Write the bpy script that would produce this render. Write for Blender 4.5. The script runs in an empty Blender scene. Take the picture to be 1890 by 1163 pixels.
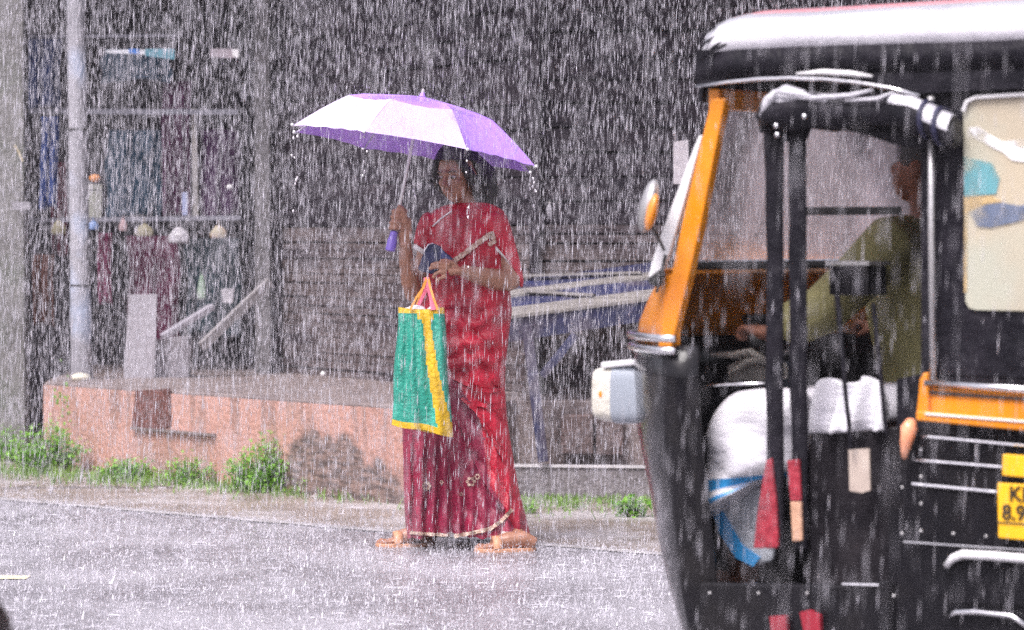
import bpy, bmesh, math, random
import numpy as np
from mathutils import Vector, Matrix, noise
random.seed(7); rng = np.random.default_rng(11)
R = math.radians; PI = math.pi
S = bpy.context.scene
col = S.collection
# ---------------------------------------------------------------- camera
F = 5700.0                                  # focal length in photo pixels (1890 wide)
CAMZ = 1.2; PITCH = math.atan((581.5 - 446) / F)
cam = bpy.data.objects.new('camera', bpy.data.cameras.new('camera')); col.objects.link(cam)
cam.location = (0, 0, CAMZ); cam.rotation_euler = (PI/2 - PITCH, 0, 0)
cam.data.sensor_width = 36; cam.data.lens = 36 * F / 1890
cam.data.clip_start = 0.1; cam.data.clip_end = 500
cam.data.dof.use_dof = True; cam.data.dof.focus_distance = 11.0; cam.data.dof.aperture_fstop = 4.2
S.camera = cam
# ---------------------------------------------------------------- sky and sun
SUN_EL, SUN_AZ = 58, -40                    # sun high behind the camera, to its left
W = bpy.data.worlds.new('World'); S.world = W; W.use_nodes = True
nt = W.node_tree; bg = nt.nodes['Background']
sky = nt.nodes.new('ShaderNodeTexSky'); sky.sky_type = 'NISHITA'; sky.sun_disc = False
sky.sun_elevation = R(SUN_EL); sky.sun_rotation = R(180 + SUN_AZ + 80)
sky.dust_density = 6; sky.air_density = 1.0; sky.ozone_density = 1.0
hs = nt.nodes.new('ShaderNodeHueSaturation'); hs.inputs['Saturation'].default_value = 0.30   # rain cloud: almost no blue
nt.links.new(sky.outputs[0], hs.inputs['Color'])
mx = nt.nodes.new('ShaderNodeMix'); mx.data_type = 'RGBA'; mx.blend_type = 'MULTIPLY'; mx.inputs[0].default_value = 1
mx.inputs[7].default_value = (1.0, 0.955, 1.02, 1)
nt.links.new(hs.outputs[0], mx.inputs[6]); nt.links.new(mx.outputs[2], bg.inputs[0])
bg.inputs[1].default_value = 0.15
sl = bpy.data.lights.new('sun', 'SUN'); sl.energy = 1.5; sl.angle = R(25); sl.color = (1, .97, .94)
so = bpy.data.objects.new('sun', sl); col.objects.link(so)
az = R(215); el = R(SUN_EL)                 # direction towards the sun, from +Y clockwise: behind and left
sd = Vector((math.sin(az)*math.cos(el), math.cos(az)*math.cos(el), math.sin(el)))
so.rotation_euler = sd.to_track_quat('Z', 'Y').to_euler()
sky.sun_rotation = az
S.view_settings.view_transform = 'Standard'; S.view_settings.look = 'None'
S.view_settings.exposure = 0.82; S.view_settings.gamma = 1
S.cycles.transparent_max_bounces = 24; S.cycles.max_bounces = 6; S.cycles.volume_bounces = 0
S.cycles.use_denoising = False

# ---------------------------------------------------------------- helpers
def P(px, py, d):
    """world point seen at photo pixel (px, py) at depth y = d"""
    X = (px - 945) / F; Y = -(py - 581.5) / F
    cp, sp = math.cos(PITCH), math.sin(PITCH)
    dx, dy, dz = X, cp + Y*sp, -sp + Y*cp
    k = d / dy
    return Vector((dx*k, d, CAMZ + dz*k))
def tag(o, label=None, cat=None, group=None, kind=None):
    if label: o['label'] = label
    if cat: o['category'] = cat
    if group: o['group'] = group
    if kind: o['kind'] = kind
    return o
def empty(name, loc=(0,0,0), rz=0):
    o = bpy.data.objects.new(name, None); col.objects.link(o)
    o.location = loc; o.rotation_euler = (0, 0, rz); o.empty_display_size = .1
    return o
class MB:
    def __init__(s): s.v = []; s.f = []; s.m = []
    def add(s, vs, fs, mi=0):
        b = len(s.v); s.v += [tuple(v) for v in vs]
        s.f += [tuple(b+i for i in f) for f in fs]; s.m += [mi]*len(fs)
    def box(s, c, h, M=None, mi=0, bev=0):
        """centre, half sizes, optional 3x3/4x4 matrix; bev chamfers the edges"""
        bm = bmesh.new(); bmesh.ops.create_cube(bm, size=2)
        for v in bm.verts: v.co = Vector((v.co.x*h[0], v.co.y*h[1], v.co.z*h[2]))
        if bev: bmesh.ops.bevel(bm, geom=bm.edges[:], offset=bev, segments=2, affect='EDGES', profile=.6)
        c = Vector(c); bm.verts.index_update()
        vs = [((M @ v.co) if M is not None else v.co) + c for v in bm.verts]
        s.add(vs, [[v.index for v in f.verts] for f in bm.faces], mi); bm.free()
    def beam(s, a, b, w, t, mi=0, bev=0, up=(0,0,1)):
        """a rectangular bar from a to b: w across (horizontal), t thick"""
        a = Vector(a); b = Vector(b); z = (b-a); L = z.length; z.normalize()
        x = Vector(up).cross(z)
        if x.length < 1e-3: x = Vector((1,0,0))
        x.normalize(); y = z.cross(x)
        M = Matrix((x, y, z)).transposed()
        s.box((a+b)/2, (w/2, t/2, L/2), M, mi, bev)
    def tube(s, pts, r, n=10, mi=0, cap=True, flat=1.0, up=(0,0,1)):
        pts = [Vector(p) for p in pts]; k = len(pts)
        if not hasattr(r, '__len__'): r = [r]*k
        rings = []; prev = None
        for i, p in enumerate(pts):
            t = (pts[min(i+1,k-1)] - pts[max(i-1,0)]).normalized()
            if prev is None:
                x = Vector(up).cross(t)
                if x.length < 1e-3: x = Vector((1,0,0)).cross(t)
            else: x = prev - t*prev.dot(t)
            x.normalize(); prev = x; y = t.cross(x)
            rings.append([p + x*math.cos(2*PI*j/n)*r[i] + y*math.sin(2*PI*j/n)*r[i]*flat for j in range(n)])
        s.loft(rings, mi, cap)
    def loft(s, rings, mi=0, cap=True, closed=True):
        n = len(rings[0]); vs = [v for rg in rings for v in rg]; fs = []
        for i in range(len(rings)-1):
            for j in range(n if closed else n-1):
                a = i*n+j; b = i*n+(j+1)%n
                fs.append((a, b, b+n, a+n))
        if cap and closed:
            fs.append(tuple(range(n))[::-1]); fs.append(tuple((len(rings)-1)*n+j for j in range(n)))
        s.add(vs, fs, mi)
    def ball(s, c, r, M=None, seg=14, rin=9, mi=0):
        if not hasattr(r, '__len__'): r = (r, r, r)
        c = Vector(c); rings = []
        for i in range(rin+1):
            th = PI*i/rin; q = []
            for j in range(seg):
                v = Vector((r[0]*max(math.sin(th),.001)*math.cos(2*PI*j/seg), r[1]*max(math.sin(th),.001)*math.sin(2*PI*j/seg), r[2]*math.cos(th)))
                q.append((M @ v if M is not None else v) + c)
            rings.append(q)
        s.loft(rings[::-1], mi)
    def prism(s, poly, vec, mi=0):
        """polygon (3D points) pushed along vec"""
        n = len(poly); vec = Vector(vec)
        vs = [Vector(p) for p in poly] + [Vector(p)+vec for p in poly]
        fs = [tuple(range(n)), tuple(range(2*n-1, n-1, -1))] + [((i+1)%n, i, n+i, n+(i+1)%n) for i in range(n)]
        s.add(vs, fs, mi)
    def build(s, name, mats, parent=None, smooth=False, sub=0, bevel=0, recalc=True):
        me = bpy.data.meshes.new(name)
        me.from_pydata([tuple(v) for v in s.v], [], s.f)
        if not isinstance(mats, (list, tuple)): mats = [mats]
        for m in mats: me.materials.append(m)
        me.polygons.foreach_set('material_index', s.m)
        if recalc:
            bm = bmesh.new(); bm.from_mesh(me); bmesh.ops.recalc_face_normals(bm, faces=bm.faces); bm.to_mesh(me); bm.free()
        if smooth is not False:
            me.polygons.foreach_set('use_smooth', [True]*len(me.polygons))
            if smooth is not True: me.set_sharp_from_angle(angle=R(smooth))
        me.update()
        o = bpy.data.objects.new(name, me); col.objects.link(o)
        if parent: o.parent = parent
        if bevel:
            b = o.modifiers.new('bevel', 'BEVEL'); b.width = bevel; b.segments = 2; b.limit_method = 'ANGLE'
        if sub:
            b = o.modifiers.new('sub', 'SUBSURF'); b.levels = sub; b.render_levels = sub
        return o
def grid_mesh(m, fn, nu, nv, mi=0, mifn=None):
    vs = [fn(i/(nu), j/(nv)) for j in range(nv+1) for i in range(nu+1)]
    b = len(m.v); m.v += [tuple(v) for v in vs]
    for j in range(nv):
        for i in range(nu):
            a = b + j*(nu+1)+i
            m.f.append((a, a+1, a+nu+2, a+nu+1)); m.m.append(mifn((i+.5)/nu, (j+.5)/nv) if mifn else mi)
def remesh(o, voxel, smooth=4):
    """fuse all pieces of a figure into one continuous skin"""
    r = o.modifiers.new('skin', 'REMESH'); r.mode = 'VOXEL'; r.voxel_size = voxel; r.use_smooth_shade = True
    c = o.modifiers.new('soft', 'SMOOTH'); c.factor = .5; c.iterations = smooth
    dg = bpy.context.evaluated_depsgraph_get(); dg.update()
    me = bpy.data.meshes.new_from_object(o.evaluated_get(dg))
    old = o.data; o.modifiers.clear(); o.data = me
    if not len(me.materials): me.materials.append(old.materials[0])
    me.polygons.foreach_set('use_smooth', [True]*len(me.polygons))
    return o
MATS = {}
def mat(name, c, rough=.6, c2=None, ns=6., nd=4., amt=.5, bump=0., bs=40., metal=0., coat=0., stretch=(1,1,1), c3=None, s3=2.5, t3=(.5,.62), sheen=0., trans=0., spec=.5):
    """principled with a two-tone noise, an optional larger stain c3 and a noise bump"""
    m = bpy.data.materials.new(name); m.use_nodes = True; n = m.node_tree.nodes; l = m.node_tree.links
    b = n['Principled BSDF']; b.inputs['Roughness'].default_value = rough; b.inputs['Metallic'].default_value = metal
    b.inputs['Coat Weight'].default_value = coat; b.inputs['Coat Roughness'].default_value = .12; b.inputs['Specular IOR Level'].default_value = spec
    if sheen: b.inputs['Sheen Weight'].default_value = sheen
    tc = n.new('ShaderNodeTexCoord'); mp = n.new('ShaderNodeMapping'); mp.inputs['Scale'].default_value = stretch
    l.new(tc.outputs['Object'], mp.inputs[0])
    if c2 is None: c2 = tuple(x*.7 for x in c)
    nz = n.new('ShaderNodeTexNoise'); nz.inputs['Scale'].default_value = ns; nz.inputs['Detail'].default_value = nd
    l.new(mp.outputs[0], nz.inputs['Vector'])
    rp = n.new('ShaderNodeValToRGB'); rp.color_ramp.elements[0].position = .5-amt/2; rp.color_ramp.elements[1].position = .5+amt/2
    rp.color_ramp.elements[0].color = (*c2, 1); rp.color_ramp.elements[1].color = (*c, 1)
    l.new(nz.outputs['Fac'], rp.inputs[0]); out = rp.outputs[0]
    if c3 is not None:
        n3 = n.new('ShaderNodeTexNoise'); n3.inputs['Scale'].default_value = s3; n3.inputs['Detail'].default_value = 7; l.new(mp.outputs[0], n3.inputs['Vector'])
        r3 = n.new('ShaderNodeValToRGB'); r3.color_ramp.elements[0].position = t3[0]; r3.color_ramp.elements[1].position = t3[1]
        l.new(n3.outputs['Fac'], r3.inputs[0])
        x = n.new('ShaderNodeMix'); x.data_type = 'RGBA'; l.new(r3.outputs[0], x.inputs[0]); l.new(out, x.inputs[6]); x.inputs[7].default_value = (*c3, 1); out = x.outputs[2]
    l.new(out, b.inputs['Base Color'])
    if bump:
        bn = n.new('ShaderNodeTexNoise'); bn.inputs['Scale'].default_value = bs; bn.inputs['Detail'].default_value = 5; l.new(mp.outputs[0], bn.inputs['Vector'])
        bp = n.new('ShaderNodeBump'); bp.inputs['Strength'].default_value = bump; bp.inputs['Distance'].default_value = .02
        l.new(bn.outputs['Fac'], bp.inputs['Height']); l.new(bp.outputs[0], b.inputs['Normal'])
    if trans:
        tr = n.new('ShaderNodeBsdfTranslucent'); l.new(out, tr.inputs[0]); ms = n.new('ShaderNodeMixShader'); ms.inputs[0].default_value = trans
        l.new(b.outputs[0], ms.inputs[1]); l.new(tr.outputs[0], ms.inputs[2]); l.new(ms.outputs[0], n['Material Output'].inputs[0])
    return m
def see_through(name, c, alpha, rough=.3):
    """thin wet sheet: part transparent, part diffuse/gloss"""
    m = bpy.data.materials.new(name); m.use_nodes = True; b = m.node_tree.nodes['Principled BSDF']
    b.inputs['Base Color'].default_value = (*c, 1); b.inputs['Roughness'].default_value = rough; b.inputs['Alpha'].default_value = alpha
    return m
# palette
BLACKP = mat('black_paint', (.007,.007,.009), .16, c2=(.012,.011,.014), ns=9, coat=.0, bump=.3, bs=9, spec=.22, c3=(.020,.018,.018), s3=3.5, t3=(.5,.75))
RUBBER = mat('rubber', (.02,.02,.021), .6, bump=.2)
TARP = mat('black_tarp', (.007,.007,.010), .42, c2=(.018,.016,.022), ns=14, bump=.8, bs=18, coat=.03, spec=.10)
ORANGE = mat('orange_paint', (.80,.29,.006), .32, c2=(.60,.18,.005), ns=7, coat=.4, bump=.08, bs=30)
YELLOW = mat('yellow_plate', (.9,.5,.01), .4, c2=(.82,.42,.01), ns=12, coat=.2)
CHROME = mat('wet_chrome', (.82,.82,.85), .16, c2=(.7,.7,.73), metal=1., bump=.1)
STEEL = mat('grey_steel', (.55,.54,.55), .35, metal=.6, bump=.1)
WHITE = mat('white_paint', (.78,.77,.78), .35, c2=(.68,.67,.7), coat=.3)
DARKIN = mat('dark_interior', (.008,.007,.010), .7, spec=.1, c2=(.03,.026,.03), ns=10, bump=.3)
CONC = mat('concrete', (.34,.33,.36), .5, c2=(.2,.19,.22), ns=5, bump=.5, bs=50, c3=(.14,.13,.13), s3=2.5, t3=(.55,.75))
HAZE_D = 0.0015
# ================================================================ SETTING
def sheet(name, pts, z, m, kind='structure'):
    b = MB(); b.add([(x, y, z) for x, y in pts], [tuple(range(len(pts)))])
    o = b.build(name, m); o['kind'] = kind; return o
MUD = mat('wet_mud', (.30,.25,.22), .42, c2=(.16,.13,.11), ns=3.5, nd=8, bump=.9, bs=26, c3=(.38,.35,.35), s3=1.6)
sheet('ground', [(-160,-60),(160,-60),(160,260),(-160,260)], 0, MUD)
# road: wet asphalt, its edge running away to the left
ROAD = mat('wet_asphalt', (.22,.21,.232), .25, c2=(.115,.108,.122), ns=26, nd=9, amt=.4, bump=.5, bs=60, c3=(.32,.31,.34), s3=1.4, t3=(.4,.65))
E1 = P(0,920,1); E1 = Vector((-2.39,14.43,0)); E2 = Vector((-.79,13.05,0)); ed = (E2-E1).normalized()
A_ = E1 - ed*60; B_ = E1 + ed*60; nn = Vector((ed.y,-ed.x,0))*1.0
if nn.y > 0: nn = -nn
sheet('road', [(A_.x,A_.y),(B_.x,B_.y),(B_.x+nn.x*9,B_.y+nn.y*9),(A_.x+nn.x*9,A_.y+nn.y*9)], .004, ROAD)
LINE = mat('worn_edge_line', (.42,.40,.41), .6, c2=(.24,.225,.225), ns=9, amt=.3, bump=.6, bs=50)
q0 = E1 - ed*6 + nn*.05; q1 = E1 + ed*7 + nn*.05; q2 = q1 + nn*.07; q3 = q0 + nn*.07
_a = [q0.lerp(q1,i/160)+nn*(.03*noise.noise(Vector((i*.37,1,0)))) for i in range(161)]; _b = [q3.lerp(q2,i/160)+nn*(.03*noise.noise(Vector((i*.41,5,0)))) for i in range(161)]
b = MB(); b.loft([[(p.x,p.y,.008),(q.x,q.y,.008)] for p,q in zip(_a,_b)], cap=False, closed=False); o = b.build('road_edge_line', LINE); o['kind']='structure'
YL = mat('lane_mark_paint', (.8,.72,.5), .5, c2=(.6,.5,.33), ns=18, bump=.4)
a = P(-60,1071,1); d = CAMZ*F/(1071-446)
x0 = (-70-945)/F*d; x1 = (50-945)/F*d
sheet('lane_marking', [(x0,d-.05),(x1,d-.05),(x1,d+.06),(x0,d+.06)], .008, YL)

# ---------------------------------------------------------------- plinth (pink painted retaining wall)
PK = mat('pink_limewash', (.50,.29,.24), .6, c2=(.38,.205,.165), ns=4, nd=9, bump=.5, bs=40, c3=(.30,.20,.17), s3=2.2, t3=(.52,.72))
LEDGE = mat('ledge_cement', (.26,.21,.20), .55, c2=(.14,.11,.11), ns=6, nd=8, bump=.7, bs=30)
FA = Vector((-2.5,16.5,0)); FB = Vector((-.40,13.95,0)); FC = Vector((.02,14.62,0)); FD = Vector((3.2,14.2,0))
plinth = empty('retaining_wall', (FA.x, FA.y, 0))
def rel(o, e):       # parent keeping the mesh in world coordinates
    o.parent = e; o.location = -e.location; return o
foot = [(-2.5,16.5),(-.40,13.95),(.02,14.62),(3.2,14.2),(3.2,24),(-2.9,24)]
m = MB(); m.prism([(x,y,-.1) for x,y in foot], (0,0,.55)); rel(m.build('plinth_body', LEDGE, bevel=.008), plinth)
fd = (FB-FA).normalized(); fn = Vector((fd.y,-fd.x,0))
if fn.y > 0: fn = -fn
L = (FB-FA).length
def onface(u, z, o=.004): return FA + fd*u + fn*o + Vector((0,0,z))
def sm_(a,b,x):
    t=min(1,max(0,(x-a)/(b-a))); return t*t*(3-2*t)
def upx(px, py):
    """face coordinates (u, z) of the plinth front seen at a photo pixel"""
    r = P(px,py,1) - Vector((0,0,CAMZ)); c = Vector((0,0,CAMZ))
    k = (FA - c).dot(fn) / r.dot(fn); p = c + r*k
    return (p-FA).dot(fd), p.z
m = MB()
def pf(u,v):
    uu = u*L; z = -.05 + v*.485
    w = noise.noise(Vector((uu*3, z*4, 1)))*.006
    return onface(uu, z, .008+w)
grid_mesh(m, pf, 520, 90); _pf = m.build('painted_face', PK, smooth=True)
_poly = [upx(x,y) for x,y in [(525,930),(530,840),(542,808),(560,790),(578,790),(598,800),(616,812),(636,804),(656,810),(668,828),(680,850),(704,850),(722,862),(745,876),(760,960),(515,960)]]
def _sd(x,y):
    ins=False; dm=9; n=len(_poly)
    for i in range(n):
        x0,y0=_poly[i]; x1,y1=_poly[(i+1)%n]
        if (y0>y)!=(y1>y) and x < (x1-x0)*(y-y0)/(y1-y0)+x0: ins = not ins
        t=max(0,min(1,((x-x0)*(x1-x0)+(y-y0)*(y1-y0))/((x1-x0)**2+(y1-y0)**2))); dm=min(dm,math.hypot(x-x0-t*(x1-x0),y-y0-t*(y1-y0)))
    return dm if ins else -dm
_at = _pf.data.attributes.new('mould','FLOAT','POINT'); _vals=[]
for v in _pf.data.vertices:
    u_ = (v.co-FA).dot(fd); z_ = v.co.z; s_ = _sd(u_,z_) if u_ > 1.3 else -9
    nz_ = noise.fractal(Vector((u_*9,z_*13,2)),1.0,2.0,5)*.055 + noise.noise(Vector((u_*60,z_*60,0)))*.012
    a_ = .92*sm_(-.035,.045,s_+nz_)
    base_ = sm_(.0,.10,.07 - z_ + noise.fractal(Vector((u_*3.1,z_*5,7)),1.0,2.0,5)*.16)*.75
    top_ = .6*sm_(.02,.4,noise.fractal(Vector((u_*14,z_*1.2,4)),1.0,2.0,4)-.05)*sm_(.0,.42,z_) 
    _vals.append(max(a_,base_,top_*.8))
_at.data.foreach_set('value',_vals); rel(_pf, plinth)
_n=PK.node_tree.nodes; _l=PK.node_tree.links; _p=_n['Principled BSDF']; _src=_p.inputs['Base Color'].links[0].from_socket
_a=_n.new('ShaderNodeAttribute'); _a.attribute_name='mould'; _x=_n.new('ShaderNodeMix'); _x.data_type='RGBA'; _l.new(_a.outputs['Fac'],_x.inputs[0]); _l.new(_src,_x.inputs[6])
_q=_n.new('ShaderNodeTexNoise'); _q.inputs['Scale'].default_value=24; _q.inputs['Detail'].default_value=7; _r=_n.new('ShaderNodeValToRGB'); _r.color_ramp.elements[0].color=(.06,.05,.048,1); _r.color_ramp.elements[1].color=(.24,.17,.15,1); _r.color_ramp.elements[0].position=.38; _r.color_ramp.elements[1].position=.66
_l.new(_q.outputs['Fac'],_r.inputs[0]); _l.new(_r.outputs[0],_x.inputs[7]); _l.new(_x.outputs[2],_p.inputs['Base Color'])
def patch(name, pts, m_, o, jit=.006):
    poly = []
    for i,(px,py) in enumerate(pts):
        u,z = upx(px,py); poly.append(onface(u + random.uniform(-jit,jit), z + random.uniform(-jit,jit), o))
    b = MB(); b.prism(poly, -fn*.012); return rel(b.build(name, m_), plinth)
patch('bare_patch', [(256,720),(318,716),(320,785),(300,792),(250,788)], mat('bare_laterite', (.16,.06,.05), .7, c2=(.09,.035,.03), ns=14, bump=.8), .02, .004)
STAIN = mat('black_mould', (.085,.07,.07), .7, c2=(.15,.11,.10), ns=9, bump=.9, bs=30)
def blob(px, py, w, h, n=26):
    return [(px + w*math.cos(t)*(1+.16*math.sin(3*t+px)+.1*math.sin(7*t)), py + h*math.sin(t)*(1+.14*math.sin(4*t+py))) for t in [2*PI*i/n for i in range(n)]]
m = MB(); u0,z0 = upx(250,792); u1,z1 = upx(402,800)
m.box((onface((u0+u1)/2,(z0+z1)/2,.02)), (abs(u1-u0)/2,.016,.006), Matrix.Rotation(math.atan2(fd.y,fd.x),3,'Z'))
rel(m.build('drip_ledge', LEDGE), plinth)
tag(plinth, 'low pink painted retaining wall with mould stains behind the weeds', 'wall')
# low step right of the woman
step = MB(); step.prism([(.0,14.45,-.05),(3.2,14.0,-.05),(3.2,14.19,-.05),(.04,14.6,-.05)], (0,0,.2))
so_ = step.build('low_step', mat('step_cement', (.2,.18,.19), .5, bump=.6)); 
sw = MB(); sw.prism([(.0,14.44,.145),(3.2,13.99,.145),(3.2,14.02,.145),(.0,14.47,.145)], (0,0,.012)); s2 = sw.build('step_edge', mat('pale_edge', (.6,.58,.6), .45, bump=.3))
s2.parent = so_; tag(so_, 'low cement step with pale front edge under the blue table', 'step')

# ---------------------------------------------------------------- plank shop wall
def plank_mat(name, c, c2, freq=1.0):
    m = mat(name, c, .6, spec=.12, c2=c2, ns=3, nd=8, bump=.8, bs=14, stretch=(1,1,7), c3=(.05,.04,.05), s3=1.3, t3=(.45,.7)); return m
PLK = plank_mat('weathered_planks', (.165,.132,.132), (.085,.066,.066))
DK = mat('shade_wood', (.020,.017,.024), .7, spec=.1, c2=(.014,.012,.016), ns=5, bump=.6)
shop = empty('plank_shop', (.1,15.6,.45))
wa = Vector((-1.35,17.75,0)); wb = Vector((.12,15.25,0)); wc = Vector((3.4,14.85,0))
def plankwall(a, b, z0, z1, n, name, mm, seedv):
    rnd = random.Random(seedv); m = MB(); d_ = (b-a); Ld = d_.length; d_ = d_.normalized(); nrm = Vector((d_.y,-d_.x,0))
    if nrm.y > 0: nrm = -nrm
    h = (z1-z0)/n; M = Matrix((d_, -nrm, Vector((0,0,1)))).transposed()
    for i in range(n):
        segs = [0]; 
        while segs[-1] < Ld: segs.append(segs[-1] + rnd.uniform(1.6,3.2))
        segs[-1] = Ld
        for s0, s1 in zip(segs, segs[1:]):
            tilt = rnd.uniform(-.012,.012); ww = rnd.uniform(.42,.485)
            M2 = M @ Matrix.Rotation(tilt*.4, 3, 'Y') @ Matrix.Rotation(rnd.uniform(.03,.12), 3, 'X')
            c = a + d_*(s0+s1)/2 + Vector((0,0,z0+h*(i+.5)+rnd.uniform(-.004,.004))) + nrm*rnd.uniform(0,.012)
            m.box(c, ((s1-s0)/2-.004, .011, h*ww), M2)
    o = rel(m.build(name, mm), shop)
    k = MB(); k.prism([a - nrm*.05 + Vector((0,0,z0)), b - nrm*.05 + Vector((0,0,z0)), b - nrm*.14 + Vector((0,0,z0)), a - nrm*.14 + Vector((0,0,z0))], (0,0,z1-z0))
    rel(k.build('backing_board', DK), shop)
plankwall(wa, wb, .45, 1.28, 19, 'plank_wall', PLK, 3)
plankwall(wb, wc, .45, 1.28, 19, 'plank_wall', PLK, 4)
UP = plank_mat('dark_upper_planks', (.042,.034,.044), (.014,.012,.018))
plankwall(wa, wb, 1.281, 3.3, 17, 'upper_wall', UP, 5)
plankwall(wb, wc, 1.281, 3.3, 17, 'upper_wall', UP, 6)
m = MB(); m.prism([(-1.9,17.2,3.32),(-.15,14.1,3.05),(3.6,13.6,3.05),(3.6,19,3.9),(-1.9,19.5,3.9)], (0,0,.05)); rel(m.build('roof', mat('unseen_eave_tin', (.12,.1,.1), .6)), shop)  # out of view; deep eave overhang shaped to keep the wall dark
for q_,w_ in ((wa,.09),(wb,.05)):
    m = MB(); m.beam(q_+Vector((-.01,-.06,.45)), q_+Vector((-.01,-.06,3.3)), w_,w_); rel(m.build('corner_post', UP), shop)
m = MB(); m.prism([P(1243,262,14.9), P(1270,258,14.9), P(1272,338,14.9), P(1243,340,14.9)], (0,.006,0)); 
nt_ = m.build('paper_notice', mat('notice_paper', (.62,.58,.6), .6, c2=(.5,.46,.5), ns=30)); tag(nt_, 'pale paper notice on the dark plank wall beside the windscreen', 'notice')
m = MB(); m.ball(P(1014,388,14.9), (.014,.012,.028)); nt_ = m.build('wall_lamp', CONC); 
hb = MB(); hb.tube([P(1014,375,14.9), P(1014,372,15.18)], .006); h2 = hb.build('bracket', STEEL); h2.parent = nt_
tag(nt_, 'small pale bulb on the dark plank wall right of the umbrella', 'lamp')
tag(shop, 'closed shop of weathered horizontal planks, darker above, behind the woman', 'shop')

# ---------------------------------------------------------------- open stall on the left
st = empty('market_stall', (-1.9,18.2,.45))
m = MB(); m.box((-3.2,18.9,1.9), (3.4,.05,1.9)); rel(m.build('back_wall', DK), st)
m = MB(); m.beam(P(486,690,17.6), P(484,-60,17.6), .085, .085); rel(m.build('front_post', mat('pale_timber', (.17,.16,.17), .6, c2=(.09,.085,.09), ns=5, bump=.5)), st)
RAIL = mat('pale_rail', (.24,.24,.29), .5, c2=(.12,.12,.15), ns=8)
m = MB(); m.beam(P(-80,205,17.5), P(440,207,17.5), .02, .03); rel(m.build('rail', RAIL), st)
m = MB(); m.beam(P(50,407,17.4), P(445,402,17.4), .02, .025); rel(m.build('rail', RAIL), st)
m = MB(); m.beam(P(-80,68,17.5), P(330,66,17.5), .02, .015); rel(m.build('rail', RAIL), st)
m = MB(); m.beam(P(498,520,17.3), P(372,640,17.0), .03,.05); rel(m.build('brace', mat('pale_brace', (.3,.28,.29), .6)), st)
m = MB(); m.prism([(-5.6,16.9,3.1),(-1.2,16.9,3.1),(-1.2,19.2,3.5),(-5.6,19.2,3.5)], (0,0,.05)); rel(m.build('roof', mat('stall_tin', (.14,.12,.13), .6)), st)
m = MB(); m.beam(P(362,400,17.55), P(358,200,17.55), .03, .03); rel(m.build('hanging_pole', mat('bamboo', (.33,.31,.3), .6)), st)
tag(st, 'dark open stall with pale rails and goods hung up, behind the concrete pole', 'stall')
pil = MB(); pil.box(P(22,520,17.2)+Vector((0,0,.3)), (.085,.085,1.9)); 
po = pil.build('stall_pillar', mat('pillar_lime', (.20,.195,.19), .6, c2=(.10,.095,.095), ns=4, bump=.5, c3=(.10,.11,.09)), bevel=.01)
m = MB(); m.box(P(40,380,17.05), (.05,.02,.022)); k = m.build('meter_box', CONC); k.parent = po
tag(po, 'rough pale pillar at the left end of the stall with a small box', 'pillar')
# hanging cloths: wavy sheets with real thickness
def cloth(px0, py0, px1, py1, d, m_, label, name='hanging_cloth', cat='cloth', amp=.02, group='cloths hung in the stall'):
    b = MB(); p0 = P(px0,py0,d); p1 = P(px1,py1,d); ph = random.uniform(0,9)
    w = p1.x-p0.x; h = p1.z-p0.z
    def fn_(u,v):
        k = .35+.65*v
        return (p0.x + w*u + .012*math.sin(v*5+ph)*v + w*.04*math.sin(9*v+ph), d + amp*k*math.sin(u*13+ph+1.5*v)+.4*amp*math.sin(u*29+ph), p0.z + h*v - .012*math.sin(u*6+ph)*v)
    grid_mesh(b, fn_, 26, 18)
    o = b.build(name, m_, smooth=True); sdf = o.modifiers.new('thick','SOLIDIFY'); sdf.thickness = .004
    tag(o, label, cat, group); return o
def cm(n, c): return mat(n, c, .7, spec=.1, c2=tuple(x*.35 for x in c), ns=6, nd=6, bump=.4)
MAR = cm('maroon_cloth', (.16,.035,.085)); NAV = cm('navy_cloth', (.05,.075,.20)); BLU = cm('blue_cloth', (.07,.13,.42)); TEA = cm('teal_cloth', (.06,.12,.19))
cloth(74,215,108,385,17.6,BLU,'long narrow blue cloth hanging left of the concrete pole')
cloth(45,72,112,200,17.65,NAV,'navy cloth hanging above the long blue one')
cloth(95,300,124,470,17.8,cm('wine_cloth',(.17,.04,.07)),'wine red cloth hanging between blue cloth and concrete pole')
cloth(188,90,318,150,17.75,TEA,'teal awning cloth under the white and blue strip')
cloth(196,240,300,400,17.9,TEA,'teal sheet hanging behind the orange packet')
cloth(300,150,352,400,17.85,cm('plum_cloth',(.13,.04,.11)),'plum cloth hanging between the two rails')
cloth(372,240,440,400,17.9,cm('purple_cloth',(.11,.05,.13)),'dull purple cloth hanging beside the front post')
cloth(182,430,206,560,17.7,cm('pink_cloth',(.30,.06,.15)),'narrow pinkish cloth hanging below the lower rail by the pole')
cloth(236,435,330,650,17.9,MAR,'wide maroon cloth hanging behind the white board')
cloth(345,440,445,620,17.95,cm('dark_teal_cloth',(.05,.08,.10)),'dark greenish cloth behind the leaning plank')
cloth(62,470,100,600,17.9,cm('brown_cloth',(.14,.07,.06)),'brown red cloth hanging low near the left pillar')
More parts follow.
